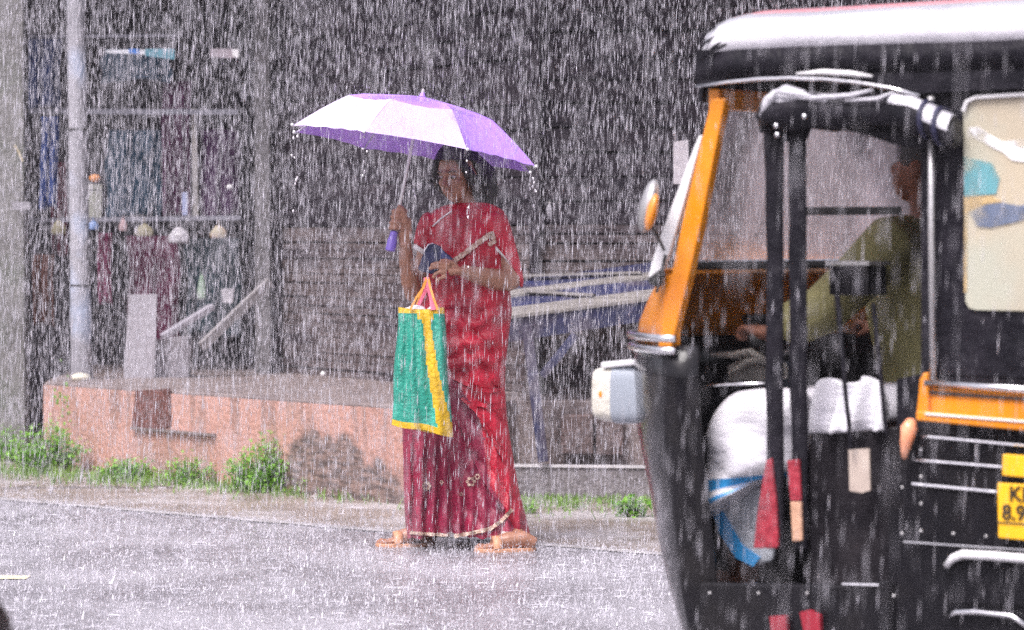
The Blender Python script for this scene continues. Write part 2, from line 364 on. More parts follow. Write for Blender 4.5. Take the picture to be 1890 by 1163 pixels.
# sign strips high up
def slab(name, pts, d, m_, label, cat, th=.02, group=None):
    b = MB(); b.prism([P(x,y,d) for x,y in pts], (0,th,0)); o = b.build(name, m_, bevel=.002); tag(o, label, cat, group); return o
s_ = slab('signboard', [(196,92),(322,92),(322,104),(196,98)], 17.2, mat('sign_white', (.7,.72,.78), .5), 'thin white and blue strip of signboard high in the stall', 'sign')
b = MB(); b.prism([P(x,y,17.19) for x,y in [(238,90),(256,90),(256,100),(238,98)]], (0,.008,0)); b.build('blue_stripe', mat('sign_blue', (.06,.2,.6), .5), s_)
b = MB(); b.prism([P(x,y,17.19) for x,y in [(268,90),(322,90),(322,110),(268,103)]], (0,.008,0)); b.build('teal_panel', mat('sign_teal', (.10,.28,.36), .5), s_)
s_ = slab('signboard', [(388,90),(440,90),(441,108),(388,106)], 17.3, mat('sign_grey', (.33,.28,.32), .6), 'short grey signboard with a white end high beside the post', 'sign')
b = MB(); b.prism([P(x,y,17.28) for x,y in [(429,91),(441,91),(441,107),(429,104)]], (0,.01,0)); b.build('white_end', WHITE, s_)
# small hung goods
PAPER = mat('packet_paper', (.34,.35,.31), .6, c2=(.22,.22,.2), ns=20); ORP = mat('orange_packet', (.75,.28,.05), .5)
g = 'goods hung on the stall rails'
o = slab('product_packet', [(160,352),(188,352),(187,402),(161,402)], 17.1, PAPER, 'pale paper packet strip hanging just right of the pole', 'packet', group=g)
b = MB(); b.ball(P(175,329,17.1), (.032,.015,.022)); o2 = b.build('product_packet', ORP, smooth=True); tag(o2, 'orange fan shaped packet hanging right of the concrete pole', 'packet', g)
b = MB(); b.prism([P(x,y,17.1) for x,y in [(161,340),(188,340),(188,350),(161,350)]], (0,.01,0)); b.build('packet_label', PAPER, o2)
def bagm(px, py, w, h, d, m_, label, name='carrier_bag'):
    b = MB(); c = P(px,py,d); rings = []
    for i in range(9):
        v = i/8; ww = w*(.25+.75*math.sin(min(1,v*1.5)*PI/2)) * (1 if v < .9 else .85); rr = []
        for j in range(18):
            t = 2*PI*j/18; q = 1+.12*math.sin(5*t+v*4)
            rr.append(c + Vector((ww*math.cos(t)*q, ww*.4*math.sin(t)*q, h*(1-2*v))))
        rings.append(rr)
    b.loft(rings); b.tube([c+Vector((-w*.12,0,h)), c+Vector((0,0,h+w*.7)), c+Vector((w*.12,0,h))], .003, 5)
    o = b.build(name, m_, smooth=True); tag(o, label, 'bag', g); return o
PLW = mat('white_plastic', (.42,.40,.43), .4, c2=(.28,.27,.3), ns=12, bump=.5)
bagm(330,434,.058,.045,17.1,PLW,'crumpled white plastic bag hanging below the lower rail')
bagm(227,415,.022,.035,17.1,mat('pinkish_bag',(.5,.36,.38),.5),'small pinkish bag hung under the lower rail')
bagm(403,428,.045,.035,17.2,mat('green_bag',(.28,.34,.24),.5,c2=(.4,.2,.17)),'green and red bag hanging near the front post')
bagm(266,425,.05,.035,17.25,mat('straw_bag',(.30,.27,.17),.6),'straw coloured bag hung under the lower rail')
bagm(172,416,.03,.025,17.1,mat('blue_bag',(.2,.3,.55),.5),'small blue bag hanging at the rail beside the pole')
bagm(108,420,.04,.04,17.2,mat('olive_bag',(.2,.18,.12),.6),'olive brown bag hung left of the concrete pole')
bagm(372,530,.022,.07,17.2,mat('leafy_green',(.18,.30,.2),.6,c2=(.4,.45,.4)),'green striped packet hanging under the lower rail')
slab('white_cup', [(408,534),(432,532),(430,560),(412,560)], 17.2, PLW, 'small white cup shaped tin hung above the pale brace', 'tin', .05)
slab('bottle', [(336,355),(346,355),(346,398),(336,398)], 17.3, mat('pale_blue_glass',(.36,.4,.6),.3), 'pale blue bottle standing on the lower rail', 'bottle', .03)
b = MB(); b.ball(P(424,345,17.4), (.02,.02,.014)); k = b.build('ceiling_bulb', WHITE, smooth=True); tag(k,'small white bulb beside the front post','bulb')
b = MB(); b.tube([P(27,268,17.1),P(35,282,17.1),P(42,298,17.1)], .006, 6); k = b.build('rope_end', mat('straw_rope',(.6,.52,.36),.7)); tag(k,'short straw rope end on the left pillar','rope')
b = MB(); b.ball(P(596,690,15.9), .013); k = b.build('lost_ball', WHITE, smooth=True); tag(k,'tiny white ball against the plank wall','ball')
# boards leaning in the stall
WB = mat('grey_white_board', (.37,.35,.385), .5, c2=(.27,.255,.285), ns=4, bump=.3)
slab('standing_board', [(238,544),(290,543),(284,702),(227,702)], 16.95, WB, 'tall grey white board standing on the ledge', 'board', .03)
slab('stone_block', [(286,628),(345,620),(352,640),(345,702),(286,702)], 17.05, mat('block_stone', (.33,.31,.34), .6, c2=(.24,.22,.25), ns=5, bump=.6), 'squat grey block beside the standing board', 'block', .16)
b = MB(); b.beam(P(300,622,16.9), P(392,566,17.1), .05, .034); k = b.build('leaning_plank', mat('plank_white',(.36,.34,.39),.5), bevel=.004); tag(k,'pale plank leaning up to the right from the block','plank')
# concrete pole
b = MB(); pb = P(151,702,16.85); pt = P(132,-500,16.85)
pts = [pb.lerp(pt, t) for t in (0,.02,.14,.145,.37,.375,1)]
b.tube(pts, [.062,.06,.057,.0545,.0525,.051,.05], 16)
po = b.build('utility_pole', mat('pole_concrete', (.32,.315,.345), .5, c2=(.19,.185,.21), ns=4, bump=.3, c3=(.33,.38,.5), s3=2.2), smooth=30)
for t in (.145,.385): b = MB(); p = pb.lerp(pt,t); b.tube([p, p+Vector((0,0,.01))], .0565, 16); b.build('strap', RUBBER, po); tag(po, 'pale grey concrete pole standing on the pink wall ledge', 'pole')
b = MB(); b.ball(P(149,697,16.62), (.055,.04,.026)); k = b.build('loose_stone', mat('cream_stone',(.62,.58,.48),.6,bump=.5), smooth=True); tag(k,'cream stone lying at the foot of the pole','stone')

# ---------------------------------------------------------------- blue table
TB = mat('blue_paint', (.030,.035,.11), .5, c2=(.016,.017,.05), ns=7, nd=7, bump=.4, c3=(.06,.05,.08), s3=4)
TW = mat('bare_wood_top', (.27,.25,.235), .55, c2=(.17,.155,.15), ns=5, bump=.4, stretch=(1,6,1))
tb = empty('wooden_table', (.25,14.5,.15))
def R3(o): return rel(o, tb)
fl = P(900,588,14.35); fr = P(1215,548,14.6); bl = P(900,520,15.05); br = P(1215,478,15.15)
def tt(u,v,o=0): return fl.lerp(fr,u).lerp(bl.lerp(br,u), v) + Vector((0,0,o))
b = MB(); b.prism([tt(0,0,0),tt(1,0,0),tt(1,0,-.105),tt(0,0,-.125)], (0,.03,0)); R3(b.build('front_apron', TB))
b = MB(); b.prism([tt(0,.02,-.012),tt(1,.02,-.012),tt(1,1,-.012),tt(0,1,-.012)], (0,0,-.02)); R3(b.build('top_board', TB))
for v0,v1,u0,u1 in ((-.02,.2,-.02,1.02),(.52,.66,.0,1.02)):
    b = MB(); b.prism([tt(u0,v0,.004),tt(u1,v0,.004),tt(u1,v1,.004),tt(u0,v1,.004)], (0,0,-.014)); R3(b.build('slat', TW))
for (a1,b1,a2,b2) in ((.22,.53,.62,.18),(.16,.98,.9,.62)):
    b = MB(); b.beam(tt(a1,b1,.014), tt(a2,b2,.014), .045, .012); R3(b.build('slat', TW))
for px,pt_,pb_,dd in ((985,618,700,14.4),):
    pass
b = MB(); b.beam(P(972,600,14.42), P(985,700,14.42), .055,.05); b.beam(P(983,690,14.42), P(1003,852,14.42), .068,.05); R3(b.build('leg', TB, bevel=.004))
b = MB(); b.beam(P(1062,618,14.44), P(1000,694,14.42), .03,.035); R3(b.build('brace', TB))
for px,dd in ((1250,14.6),(905,14.95),(1235,15.0)):
    b = MB(); p = P(px,600,dd); b.beam((p.x,p.y,.46 if dd>14.7 else .15), (p.x,p.y,p.z+.05), .05,.05); R3(b.build('leg', TB))
tag(tb, 'old blue wooden table with pale crossed slats on top, behind the woman', 'table')
# box-like blocks under the table
b = MB(); 
for px0,px1,y0,y1 in ((1035,1095,765,838),(1100,1150,770,840)):
    p0=P(px0,y0,14.5); p1=P(px1,y1,14.5); b.box(((p0.x+p1.x)/2,14.52,(p0.z+p1.z)/2),(abs(p1.x-p0.x)/2,.04,abs(p0.z-p1.z)/2))
    k=b.build('laterite_block', mat('laterite', (.13,.085,.08),.7,c2=(.07,.05,.05),ns=9,bump=.9), bevel=.008); b=MB()
    tag(k, 'dark brown block on the step, '+('nearer the table leg' if px0<1050 else 'nearer the headlight'), 'block','blocks under the table')

# ---------------------------------------------------------------- plants
LEAF = mat('weed_leaf', (.32,.60,.08), .5, c2=(.16,.38,.05), ns=12, amt=.4, trans=.35)
GRS = mat('grass_blade', (.26,.42,.09), .5, c2=(.12,.24,.05), ns=8, amt=.4, trans=.3)
STEM = mat('stem', (.2,.3,.08), .6)
def ground_at(px, py): d_ = CAMZ*F/(py-446); return Vector(((px-945)/F*d_, d_, 0))
def weed(px, py, w, h, n, label, leaf=.019):
    base = ground_at(px, py); e = empty('weed_plant', base)
    L_, T_ = MB(), MB()
    ns_ = max(6, n//26)
    for i in range(ns_):
        a0 = random.uniform(0, 2*PI); rr = w*math.sqrt(random.random()); hh = h*(1-.55*(rr/w)**2)*random.uniform(.55,1.12)
        b0 = Vector((rr*.5*math.cos(a0), rr*.3*math.sin(a0), 0)); t0 = Vector((rr*math.cos(a0), rr*.45*math.sin(a0), hh))
        mid = b0.lerp(t0,.5)+Vector((0,0,.03)); T_.tube([b0, mid, t0], [.003,.0025,.001], 4)
        for k_ in range(n//ns_):
            t = random.uniform(.15,1.05); p = b0.lerp(t0,t) + Vector((random.gauss(0,.02),random.gauss(0,.015),random.gauss(0,.012)))
            s_ = leaf*random.uniform(.5,1.25); M = Matrix.Rotation(random.uniform(0,2*PI),3,'Z') @ Matrix.Rotation(random.uniform(-.9,.9),3,'X')
            pts = [(0,0,0),(s_*.45,s_*.5,.15*s_),(0,s_*1.3,-.1*s_),(-s_*.45,s_*.5,.15*s_)]
            L_.add([p + M@Vector(q) for q in pts], [(0,1,2,3)])
    L_.build('leaves', LEAF, e, recalc=False); T_.build('stem', STEM, e)
    tag(e, label, 'weed', 'weeds along the foot of the wall')
weed(85,872,.20,.27,2200,'big leafy green weed clump at the left end of the pink wall')
weed(10,852,.12,.20,600,'dark leafy weed clump at the left picture edge')
weed(235,888,.16,.13,800,'low leafy weed in front of the pink wall below the brown patch')
weed(345,896,.13,.15,600,'small weed clump between the low weed and the tall bright clump',.018)
weed(485,908,.19,.26,2400,'tall bright green weed clump beside the black stain')
weed(610,912,.17,.11,600,'low weed clump in front of the black stain',.018)
weed(700,918,.14,.10,500,'low weed clump just left of the sari hem',.018)
weed(1165,955,.07,.09,160,'grassy weed tuft near the rickshaw front',.03)
weed(978,948,.035,.05,60,'tiny green weed just right of the sari hem',.016)
for py,pxx,nm in ((745,128,'creeping weed growing on the pink wall under the pole'),):
    u,z = upx(pxx,py); p = onface(u, z, .03); L_ = MB()
    for i in range(60):
        q = p + Vector((random.gauss(0,.03), random.uniform(-.01,0), random.gauss(-.02,.10))); s_=random.uniform(.008,.02)
        M = Matrix.Rotation(random.uniform(0,6.3),3,'Y') @ Matrix.Rotation(random.uniform(-.6,.6),3,'X')
        L_.add([q+M@Vector(v) for v in [(0,0,0),(s_*.4,0,s_*.6),(0,-.003,s_*1.3),(-s_*.4,0,s_*.6)]],[(0,1,2,3)])
    k = L_.build('wall_creeper', LEAF, recalc=False); tag(k, nm, 'plant')
# sparse grass strip
b = MB()
for i in range(5200):
    t = random.random()
    if t < .62: px = random.uniform(-20,760); line = 868 + (px/740)*46
    else: px = random.uniform(930,1260); line = 945
    py = line + abs(random.gauss(0,1))*(9 if px<760 else 14) - (0 if px<760 else 28)
    dens = .5+.5*math.sin(px*.021+1.3)*math.sin(px*.053)
    if random.random() > .35+.6*dens: continue
    g0 = ground_at(px, py); h = random.uniform(.015,.07)*(1 if px<760 else .55); a0 = random.uniform(0,6.28); w_ = random.uniform(.002,.0045)
    lean = Vector((random.gauss(0,.4)*h, random.gauss(0,.3)*h, h)); s_ = Vector((math.cos(a0)*w_, math.sin(a0)*w_, 0))
    b.add([g0-s_, g0+s_, g0+lean*.6+s_*.7, g0+lean, g0+lean*.6-s_*.7], [(0,1,2,3,4)])
o = b.build('grass', GRS, recalc=False); o['kind'] = 'stuff'
# low mud ridge (0-320, 900)
b = MB()
pa = ground_at(-60,903); pc = ground_at(325,902)
pts = [pa.lerp(pc,i/14)+Vector((0,.02*math.sin(i*1.7),-.012)) for i in range(15)]
b.tube(pts, [.022+.006*math.sin(i*2.1) for i in range(15)], 8); o = b.build('kerb', mat('dark_mud',(.12,.1,.09),.5,bump=.8,bs=20), smooth=True); o['kind']='structure'
# ================================================================ WOMAN
D = 12.1
def Q(px, py, o=0.): return P(px, py, D+o)
SKIN = mat('brown_skin', (.36,.175,.115), .42, c2=(.27,.12,.075), ns=8, bump=.15, bs=60, coat=.15)
SKIND = SKIN
def rot_to(v, up=Vector((0,0,1))):
    return Vector(v).to_track_quat('Z','Y').to_matrix()
w = empty('person', (-.19, 12.1, 0))
def RW(o): return rel(o, w)
b = MB()
# torso, pelvis, legs (mostly under the cloth), neck
b.tube([Q(860,352), Q(862,372), Q(864,392), Q(864,420), Q(862,480), Q(856,540), Q(850,590), Q(848,640)], [.042,.045,.05,.075,.09,.09,.11,.10], 16, flat=.6)
b.tube([Q(912,402), Q(864,396), Q(805,404)], [.045,.055,.042], 12)
b.tube([Q(822,620), Q(805,800,-.03), Q(782,975,-.02), Q(778,995,-.02)], [.075,.05,.032,.03], 12)
b.tube([Q(880,620), Q(915,800,-.0), Q(945,965,-.04), Q(962,1004,-.15)], [.07,.045,.030,.028], 12)
def foot(anklepx, toepx, base_d, m):
    a = P(anklepx[0], anklepx[1], base_d); t = P(toepx[0], toepx[1], base_d-.02)
    g = lambda p, z: Vector((p.x, p.y, z)); dr = (g(t,0)-g(a,0)); Lf = dr.length; dr.normalize(); sd_ = Vector((-dr.y, dr.x, 0))
    heel = g(a,.03) - dr*.045
    m.tube([heel, g(a,.05), g(a,.045)+dr*.06, g(a,.03)+dr*.12], [.026,.033,.034,.03], 12)
    m.tube([g(a,.028)+dr*.09, g(a,.022)+dr*.142], [.034,.031], 12, flat=.45)
    for i,(o_,l_) in enumerate(((-.028,.048),(-.011,.042),(.002,.038),(.014,.033),(.026,.026))):
        s0 = g(a,.020)+dr*.140+sd_*o_*.95; m.tube([s0, s0+dr*l_*.6+Vector((0,0,.004)), s0+dr*l_+Vector((0,0,-.004))], [.011 if i==0 else .008]*2+[.006], 8)
    return a, dr, sd_
fa = foot((783,1000),(722,1008), 12.12, b)
fb = foot((966,1010),(908,1016), 11.92, b)
# near (image right) arm
b.tube([Q(915,408), Q(932,460,-.01), Q(943,512,-.03), Q(940,522,-.05)], [.048,.047,.043,.040], 14)
b.tube([Q(943,518,-.04), Q(915,516,-.10), Q(880,508,-.16), Q(853,500,-.20)], [.042,.043,.034,.025], 14)
hd = -.21
b.tube([Q(858,501,-.20), Q(846,500,hd), Q(828,501,hd)], [.024,.028,.030], 12, flat=.62)
for pts, r in (
    ([(830,489),(817,486),(806,486),(797,488)], .0088),     # index, lying over the purse
    ([(826,495),(812,492),(800,493),(793,496)], .009),
    ([(824,502),(812,502),(803,506),(800,512)], .0088),     # curling down round the bag handles
    ([(824,510),(814,513),(807,517),(806,521)], .008)):
    b.tube([Q(x,y,hd-.022 - .004*i) for i,(x,y) in enumerate(pts)], [r*1.08,r,r*.95,r*.8], 8); b.ball(Q(pts[-1][0],pts[-1][1],hd-.034), r*.8)
b.tube([Q(842,492,hd), Q(832,484,hd-.01), Q(820,481,hd-.015), Q(811,483,hd-.015)], [.013,.011,.010,.008], 8)   # thumb
# far (image left) arm holding the umbrella
SH0 = Q(725,440,-.19); SH1 = Q(775,190,-.155); sdir = (SH1-SH0).normalized()
b.tube([Q(803,410), Q(790,460,.0), Q(772,520,-.03), Q(764,545,-.06)], [.042,.040,.036,.034], 14)
b.tube([Q(765,548,-.06), Q(757,520,-.10), Q(750,480,-.14), Q(747,447,-.17)], [.034,.036,.030,.023], 14)
b.tube([Q(747,450,-.17), Q(747,432,-.175), Q(746,402,-.18)], [.023,.029,.028], 12, flat=.6)
def shp(py): t = (440-py)/250; return SH0.lerp(SH1, t)
ux = Vector((1,0,0)); uy = Vector((0,-1,0))
for i, py in enumerate((390,400.5,411,421)):
    c = shp(py); r = .0195; base = c + ux*.034 + uy*.004
    pts = [base] + [c + ux*r*math.cos(t) + uy*r*math.sin(t) for t in (R(35), R(80), R(130), R(180), R(225))]
    rr = (.0098,.0098,.0094,.0086)[i]
    b.tube(pts, [rr*1.05,rr*1.05,rr*1.05,rr,rr*.95,rr*.8], 8); b.ball(pts[-1], rr*.8)
c = shp(384); b.tube([Q(749,412,-.19), Q(746,396,-.20), c+ux*.012+uy*.017, c+ux*-.004+uy*.019+Vector((0,0,.008))], [.013,.0115,.0105,.008], 8)  # thumb up the shaft
# head, turned down and to the image left
HM = Matrix.Translation(Q(843,320,-.03)) @ Matrix.Rotation(R(-32),4,'Z') @ Matrix.Rotation(R(16),4,'X')
H3 = HM.to_3x3()
def hp(x,y,z): return HM @ Vector((x,y,z))
b.ball(hp(0,.012,.02), (.071,.088,.088), H3, 20, 14)
b.ball(hp(0,-.028,-.03), (.056,.055,.072), H3, 18, 12)       # face
b.ball(hp(0,-.048,-.083), (.024,.022,.020), H3)               # chin
b.ball(hp(.034,-.052,-.022), (.020,.018,.020), H3); b.ball(hp(-.034,-.052,-.022), (.020,.018,.020), H3)
b.tube([hp(0,-.078,.012), hp(0,-.092,-.012), hp(0,-.102,-.028)], [.008,.010,.0125], 8)
b.ball(hp(.011,-.090,-.031), (.008,.009,.006), H3); b.ball(hp(-.011,-.090,-.031), (.008,.009,.006), H3)
b.tube([hp(-.038,-.068,.024), hp(0,-.082,.022), hp(.038,-.068,.024)], [.007,.008,.007], 8)
b.ball(hp(0,-.086,-.050), (.022,.008,.0055), H3); b.ball(hp(0,-.083,-.060), (.019,.009,.0065), H3)
for s_ in (-1,1): b.ball(hp(s_*.072,.008,-.010), (.009,.018,.028), H3)
b.tube([hp(0,.02,-.05), hp(0,.03,-.10), Q(862,385)], [.05,.045,.05], 14)
body = RW(b.build('body', SKIN)); remesh(body, .0042, 3)
EYE = mat('eye_white', (.6,.56,.52), .3); IRIS = mat('iris', (.03,.015,.01), .2); LIP = mat('lip', (.20,.06,.05), .4)
for s_ in (-1,1):
    e = MB(); e.ball(hp(s_*.029,-.073,.004), (.012,.007,.0065), H3); k = RW(e.build('eye', EYE, smooth=True))
    e = MB(); e.ball(hp(s_*.029-.001,-.0795,.003), (.005,.003,.005), H3); k2 = e.build('iris', IRIS, smooth=True); k2.parent = k
    e = MB(); e.tube([hp(s_*.015,-.082,.025), hp(s_*.030,-.080,.029), hp(s_*.045,-.070,.024)], [.0025,.003,.0015], 6); RW(e.build('eyebrow', IRIS))
# hair: centre-parted, pulled back into a low bun with loose length behind
HAIR = mat('black_hair', (.012,.010,.012), .35, c2=(.03,.026,.03), ns=30, stretch=(3,3,.4), bump=.7, bs=40)
h_ = MB()
n1, n2 = 36, 22
def hairf(u, v):
    th = 2*PI*u; ph = v*R(128)
    y_ = -math.cos(th)*math.sin(ph); x_ = math.sin(th)*math.sin(ph); z_ = math.cos(ph)
    r = 1.10 + .016*math.sin(th*17+v*3)
    front = max(0, -y_)            # pull up the hairline over the face
    zc = max(z_, .22+.32*front) if y_ < .1 else z_
    
    return hp(x_*.079*r, y_*.097*r + .014, (zc)*.094*r + .024)
grid_mesh(h_, hairf, n1, n2)
h_.tube([hp(.01,.08,.02), hp(.03,.10,-.04), hp(.04,.09,-.10), Q(890,388,.03), Q(893,420,.06)], [.055,.075,.072,.05,.015], 14)
for s_ in (-1,1):
    h_.tube([hp(s_*.045,-.045,.075), hp(s_*.072,-.035,.02), hp(s_*.082,-.005,-.045), hp(s_*.075,.03,-.10)], [.012,.020,.024,.012], 10)
h_.ball(hp(.01,.105,-.01), (.045,.035,.045), H3)
RW(h_.build('hair', HAIR, smooth=True))
# ---- sari: one draped body of cloth
PRO = [ # py, x left, x right, half depth
 (374,842,900,.045),(380,818,915,.055),(388,800,928,.068),(400,789,936,.08),(425,783,938,.095),(460,786,936,.105),(500,788,936,.108),(540,772,942,.115),
 (575,756,945,.125),(620,752,939,.13),(680,747,933,.125),(720,744,932,.12),(780,742,937,.12),(850,744,948,.125),(900,745,957,.14),(950,747,970,.155),(989,751,979,.165)]
def prof(py):
    for a_, b_ in zip(PRO, PRO[1:]):
        if py <= b_[0]:
            t = max(0,(py-a_[0])/(b_[0]-a_[0])); return [a_[i]+(b_[i]-a_[i])*t for i in (1,2,3)]
    return PRO[-1][1:]
def sm(e0,e1,x):
    t = min(1,max(0,(x-e0)/(e1-e0))); return t*t*(3-2*t)
def fold(px, py, side):
    """outward displacement of the cloth in metres"""
    n_ = noise.noise(Vector((px*.02, py*.012, side*3)))
    low = sm(700,960,py)
    pleat = .014*low*(math.sin(px*.27 + 2.2*n_ + py*.006) + .4*math.sin(px*.55+n_*3)) * (1-sm(838,880,px)*.55)
    dg = py - 620 - (px-840)*1.25
    diag = .010*sm(520,640,py)*sm(825,880,px)*(1-.4*low)*(abs(math.sin(dg*.055 + 1.3*n_))**.6*2-1)
    waist = .006*sm(540,575,py)*(1-sm(690,760,py))*math.sin(py*.16 + px*.03 + 3*n_)
    chest = .005*(1-sm(470,540,py))*sm(385,400,py)*math.sin((px*.9+py*.7)*.085 + 2*n_)
    knee = .035*math.exp(-((px-870)/45)**2-((py-700)/70)**2)
    return 1.5*pleat + 1.4*diag + 1.3*waist + 1.5*chest + .012*n_ + knee*.5
def sarip(px_u, py, side=1, off=0.):
    xl, xr, dep = prof(py)
    cx = (xl+xr)/2; a_ = (xr-xl)/2; c_ = max(-1,min(1,(px_u-cx)/a_)); s_ = math.sqrt(max(0,1-c_*c_))
    f_ = fold(px_u, py, side)*min(1, s_*1.6) + off
    return P(px_u, py, D - side*(dep*s_**.8 + f_)) 
b = MB(); NR, NT = 210, 150; rings = []
for i in range(NR+1):
    py = 374 + (989-374)*i/NR; xl, xr, dep = prof(py); rg = []
    for j in range(NT):
        t = 2*PI*j/NT; px = (xl+xr)/2 + (xr-xl)/2*math.cos(t); side = 1 if math.sin(t) >= 0 else -1
        hem = 0
        if i > NR*.93: hem = (i/NR-.93)/.07*(5*math.sin(px*.05+1)+2*math.sin(px*.27))
        rg.append(sarip(px, py + hem, side))
    rings.append(rg)
b.loft(rings, cap=False)
def stripe_mi(b_):
    out = []
    for f in b_.f:
        c_ = sum((Vector(b_.v[i]) for i in f), Vector())/len(f); px = 945 + F*c_.x/c_.y; py = 446 - (c_.z-1.2)*F/c_.y
        out.append(1 if (py > 698 and px < 850 + (py-700)*.33 - 10*math.sin(py*.03)) else 0)
    return out
b.m = stripe_mi(b)
SARI = mat('crimson_sari', (.60,.006,.036), .38, c2=(.26,.003,.020), ns=7, nd=7, amt=.45, bump=.35, bs=60, c3=(.17,.008,.035), s3=5, t3=(.56,.75), sheen=.05)
SARID = mat('maroon_sari', (.30,.009,.048), .45, c2=(.17,.008,.04), ns=9, nd=7, amt=.4, bump=.35, bs=60, c3=(.44,.05,.10), s3=6, t3=(.56,.8), sheen=.05)
sari = RW(b.build('sari', [SARI, SARID], smooth=True)); 
GOLD = mat('pale_gold_border', (.72,.60,.50), .4, c2=(.42,.24,.18), ns=60, amt=.3, bump=.6, bs=120)
WEDGE = mat('white_trim', (.78,.74,.72), .4)
def ribbon(pts, wpx, m_, name, off=.006, par=sari, nsub=10):
    """band lying on the sari surface along photo points"""
    b_ = MB(); cl = []
    for (x0,y0),(x1,y1) in zip(pts, pts[1:]):
        for k in range(nsub): t = k/nsub; cl.append((x0+(x1-x0)*t, y0+(y1-y0)*t))
    cl.append(pts[-1]); up_, dn_ = [], []
    for i,(x,y) in enumerate(cl):
        x0,y0 = cl[max(0,i-1)]; x1,y1 = cl[min(len(cl)-1,i+1)]; l_ = math.hypot(x1-x0,y1-y0) or 1; nx, ny = -(y1-y0)/l_, (x1-x0)/l_
        h_w = wpx/2*(1+.15*math.sin(i*1.3))
        up_.append((x+nx*h_w, y+ny*h_w)); dn_.append((x-nx*h_w, y-ny*h_w))
    rg = []
    for u_, d_ in zip(up_, dn_):
        rg.append([sarip(*u_, 1, off), sarip(*d_, 1, off), sarip(*d_, 1, off-.005), sarip(*u_, 1, off-.005)])
    b_.loft(rg); o = b_.build(name, m_, smooth=30); o.parent = par; return o
ribbon([(838,482),(862,464),(884,447),(905,433)], 9, GOLD, 'gold_border', .016)
ribbon([(898,436),(908,430),(912,446),(902,452)], 8, GOLD, 'gold_border', .018)
ribbon([(832,487),(838,505),(846,525)], 4, SARID, 'pallu_edge', .014)
ribbon([(798,418),(815,402),(834,389)], 2.2, WEDGE, 'neckline_trim', .008)
ribbon([(756,983),(790,986),(830,988)], 6, GOLD, 'gold_border', .01)
ribbon([(838,990),(870,984),(905,976),(925,962),(946,940)], 7, GOLD, 'gold_border', .012)
ribbon([(925,984),(950,986),(974,985)], 7, WEDGE, 'gold_border', .012)
ribbon([(838,697),(856,706),(880,718),(905,722),(926,718)], 7, SARI, 'drape_fold', .012)
ribbon([(852,735),(880,760),(905,800),(932,850)], 6, SARI, 'drape_fold', .012)
ribbon([(846,770),(866,820),(890,880),(930,940)], 6, SARID, 'drape_fold', .012)
ribbon([(880,745),(910,752),(932,748)], 8, SARI, 'drape_fold', .016)
for cx_, cy_, r_ in ((787,897,9),(869,889,10),(881,880,6),(851,912,4),(815,890,4)):
    b_ = MB()
    for k in range(6):
        t = k*PI/3; x_, y_ = cx_+r_*.65*math.cos(t), cy_+r_*.65*math.sin(t)
        b_.add([sarip(x_+r_*.33*math.cos(q), y_+r_*.33*math.sin(q), 1, .012) for q in [i*PI/3 for i in range(6)]], [(0,1,2,3,4,5)])
    o = b_.build('flower_motif', GOLD, recalc=False); o.parent = sari
# sleeves
b = MB(); rg = []
for (x0,y0,x1,y1,dp) in ((868,384,930,386,.06),(874,398,940,408,.078),(884,420,948,436,.082),(896,444,955,463,.078),(913,462,961,486,.070),(934,484,966,508,.060),(950,508,967,524,.045),(958,528,964,534,.02)):
    c0 = (x0+x1)/2; cy0 = (y0+y1)/2; rr = []
    for j in range(24):
        t = 2*PI*j/24; rr.append(P(c0+(x1-x0)/2*math.cos(t), cy0+(y1-y0)/2*math.cos(t), D -.01 - dp*math.sin(t)))
    rg.append(rr)
b.loft(rg); o = RW(b.build('sleeve', SARI, smooth=True, sub=1))
b = MB(); pts = [(898,446,.074),(913,458,.070),(930,474,.062),(946,492,.052),(957,512,.04)]
b.tube([P(x+2,y,D-.01-dp*.93) for x,y,dp in pts], [.004,.006,.007,.006,.004], 8); k = b.build('sleeve_trim', WEDGE, smooth=True); k.parent = o
b = MB(); b.tube([Q(806,396), Q(797,412,-.0), Q(788,440,0), Q(781,466,0)], [.046,.055,.052,.047], 16)
o2 = RW(b.build('sleeve', SARI, smooth=True, sub=1))
b = MB(); b.tube([P(785,462,D-.002), P(780.5,469,D-.002)], [.049,.0475], 18); k = b.build('sleeve_trim', WEDGE); k.parent = o2
# sandals
SANDAL = mat('tan_sandal', (.60,.30,.17), .5, c2=(.45,.21,.11), ns=20)
for a_, dr_, sd2 in (fa, fb):
    g0 = Vector((a_.x, a_.y, 0)); b = MB(); poly = []
    for k in range(24):
        t = 2*PI*k/24; lx = .072+.122*math.cos(t); wy = .047*math.sin(t)*(1 - .18*math.cos(t+PI))
        poly.append(g0 + dr_*lx + sd2*wy + Vector((0,0,.001)))
    b.prism(poly, (0,0,.016)); so2 = RW(b.build('sandal', SANDAL, bevel=.003))
    b = MB(); arc = [g0 + dr_*(.105) + sd2*.047*math.cos(t) + Vector((0,0,.016+.046*math.sin(t))) for t in [PI*i/8 for i in range(9)]]
    b.loft([[p_ + dr_*q + Vector((0,0,h_1)) for q,h_1 in ((-.016,.003),(.018,-.002),(.018,.001),(-.016,.006))] for p_ in arc])
    k = b.build('strap', SANDAL, smooth=True); k.parent = so2
tag(w, 'woman in a red and maroon sari standing in the rain under a lilac umbrella', 'person')

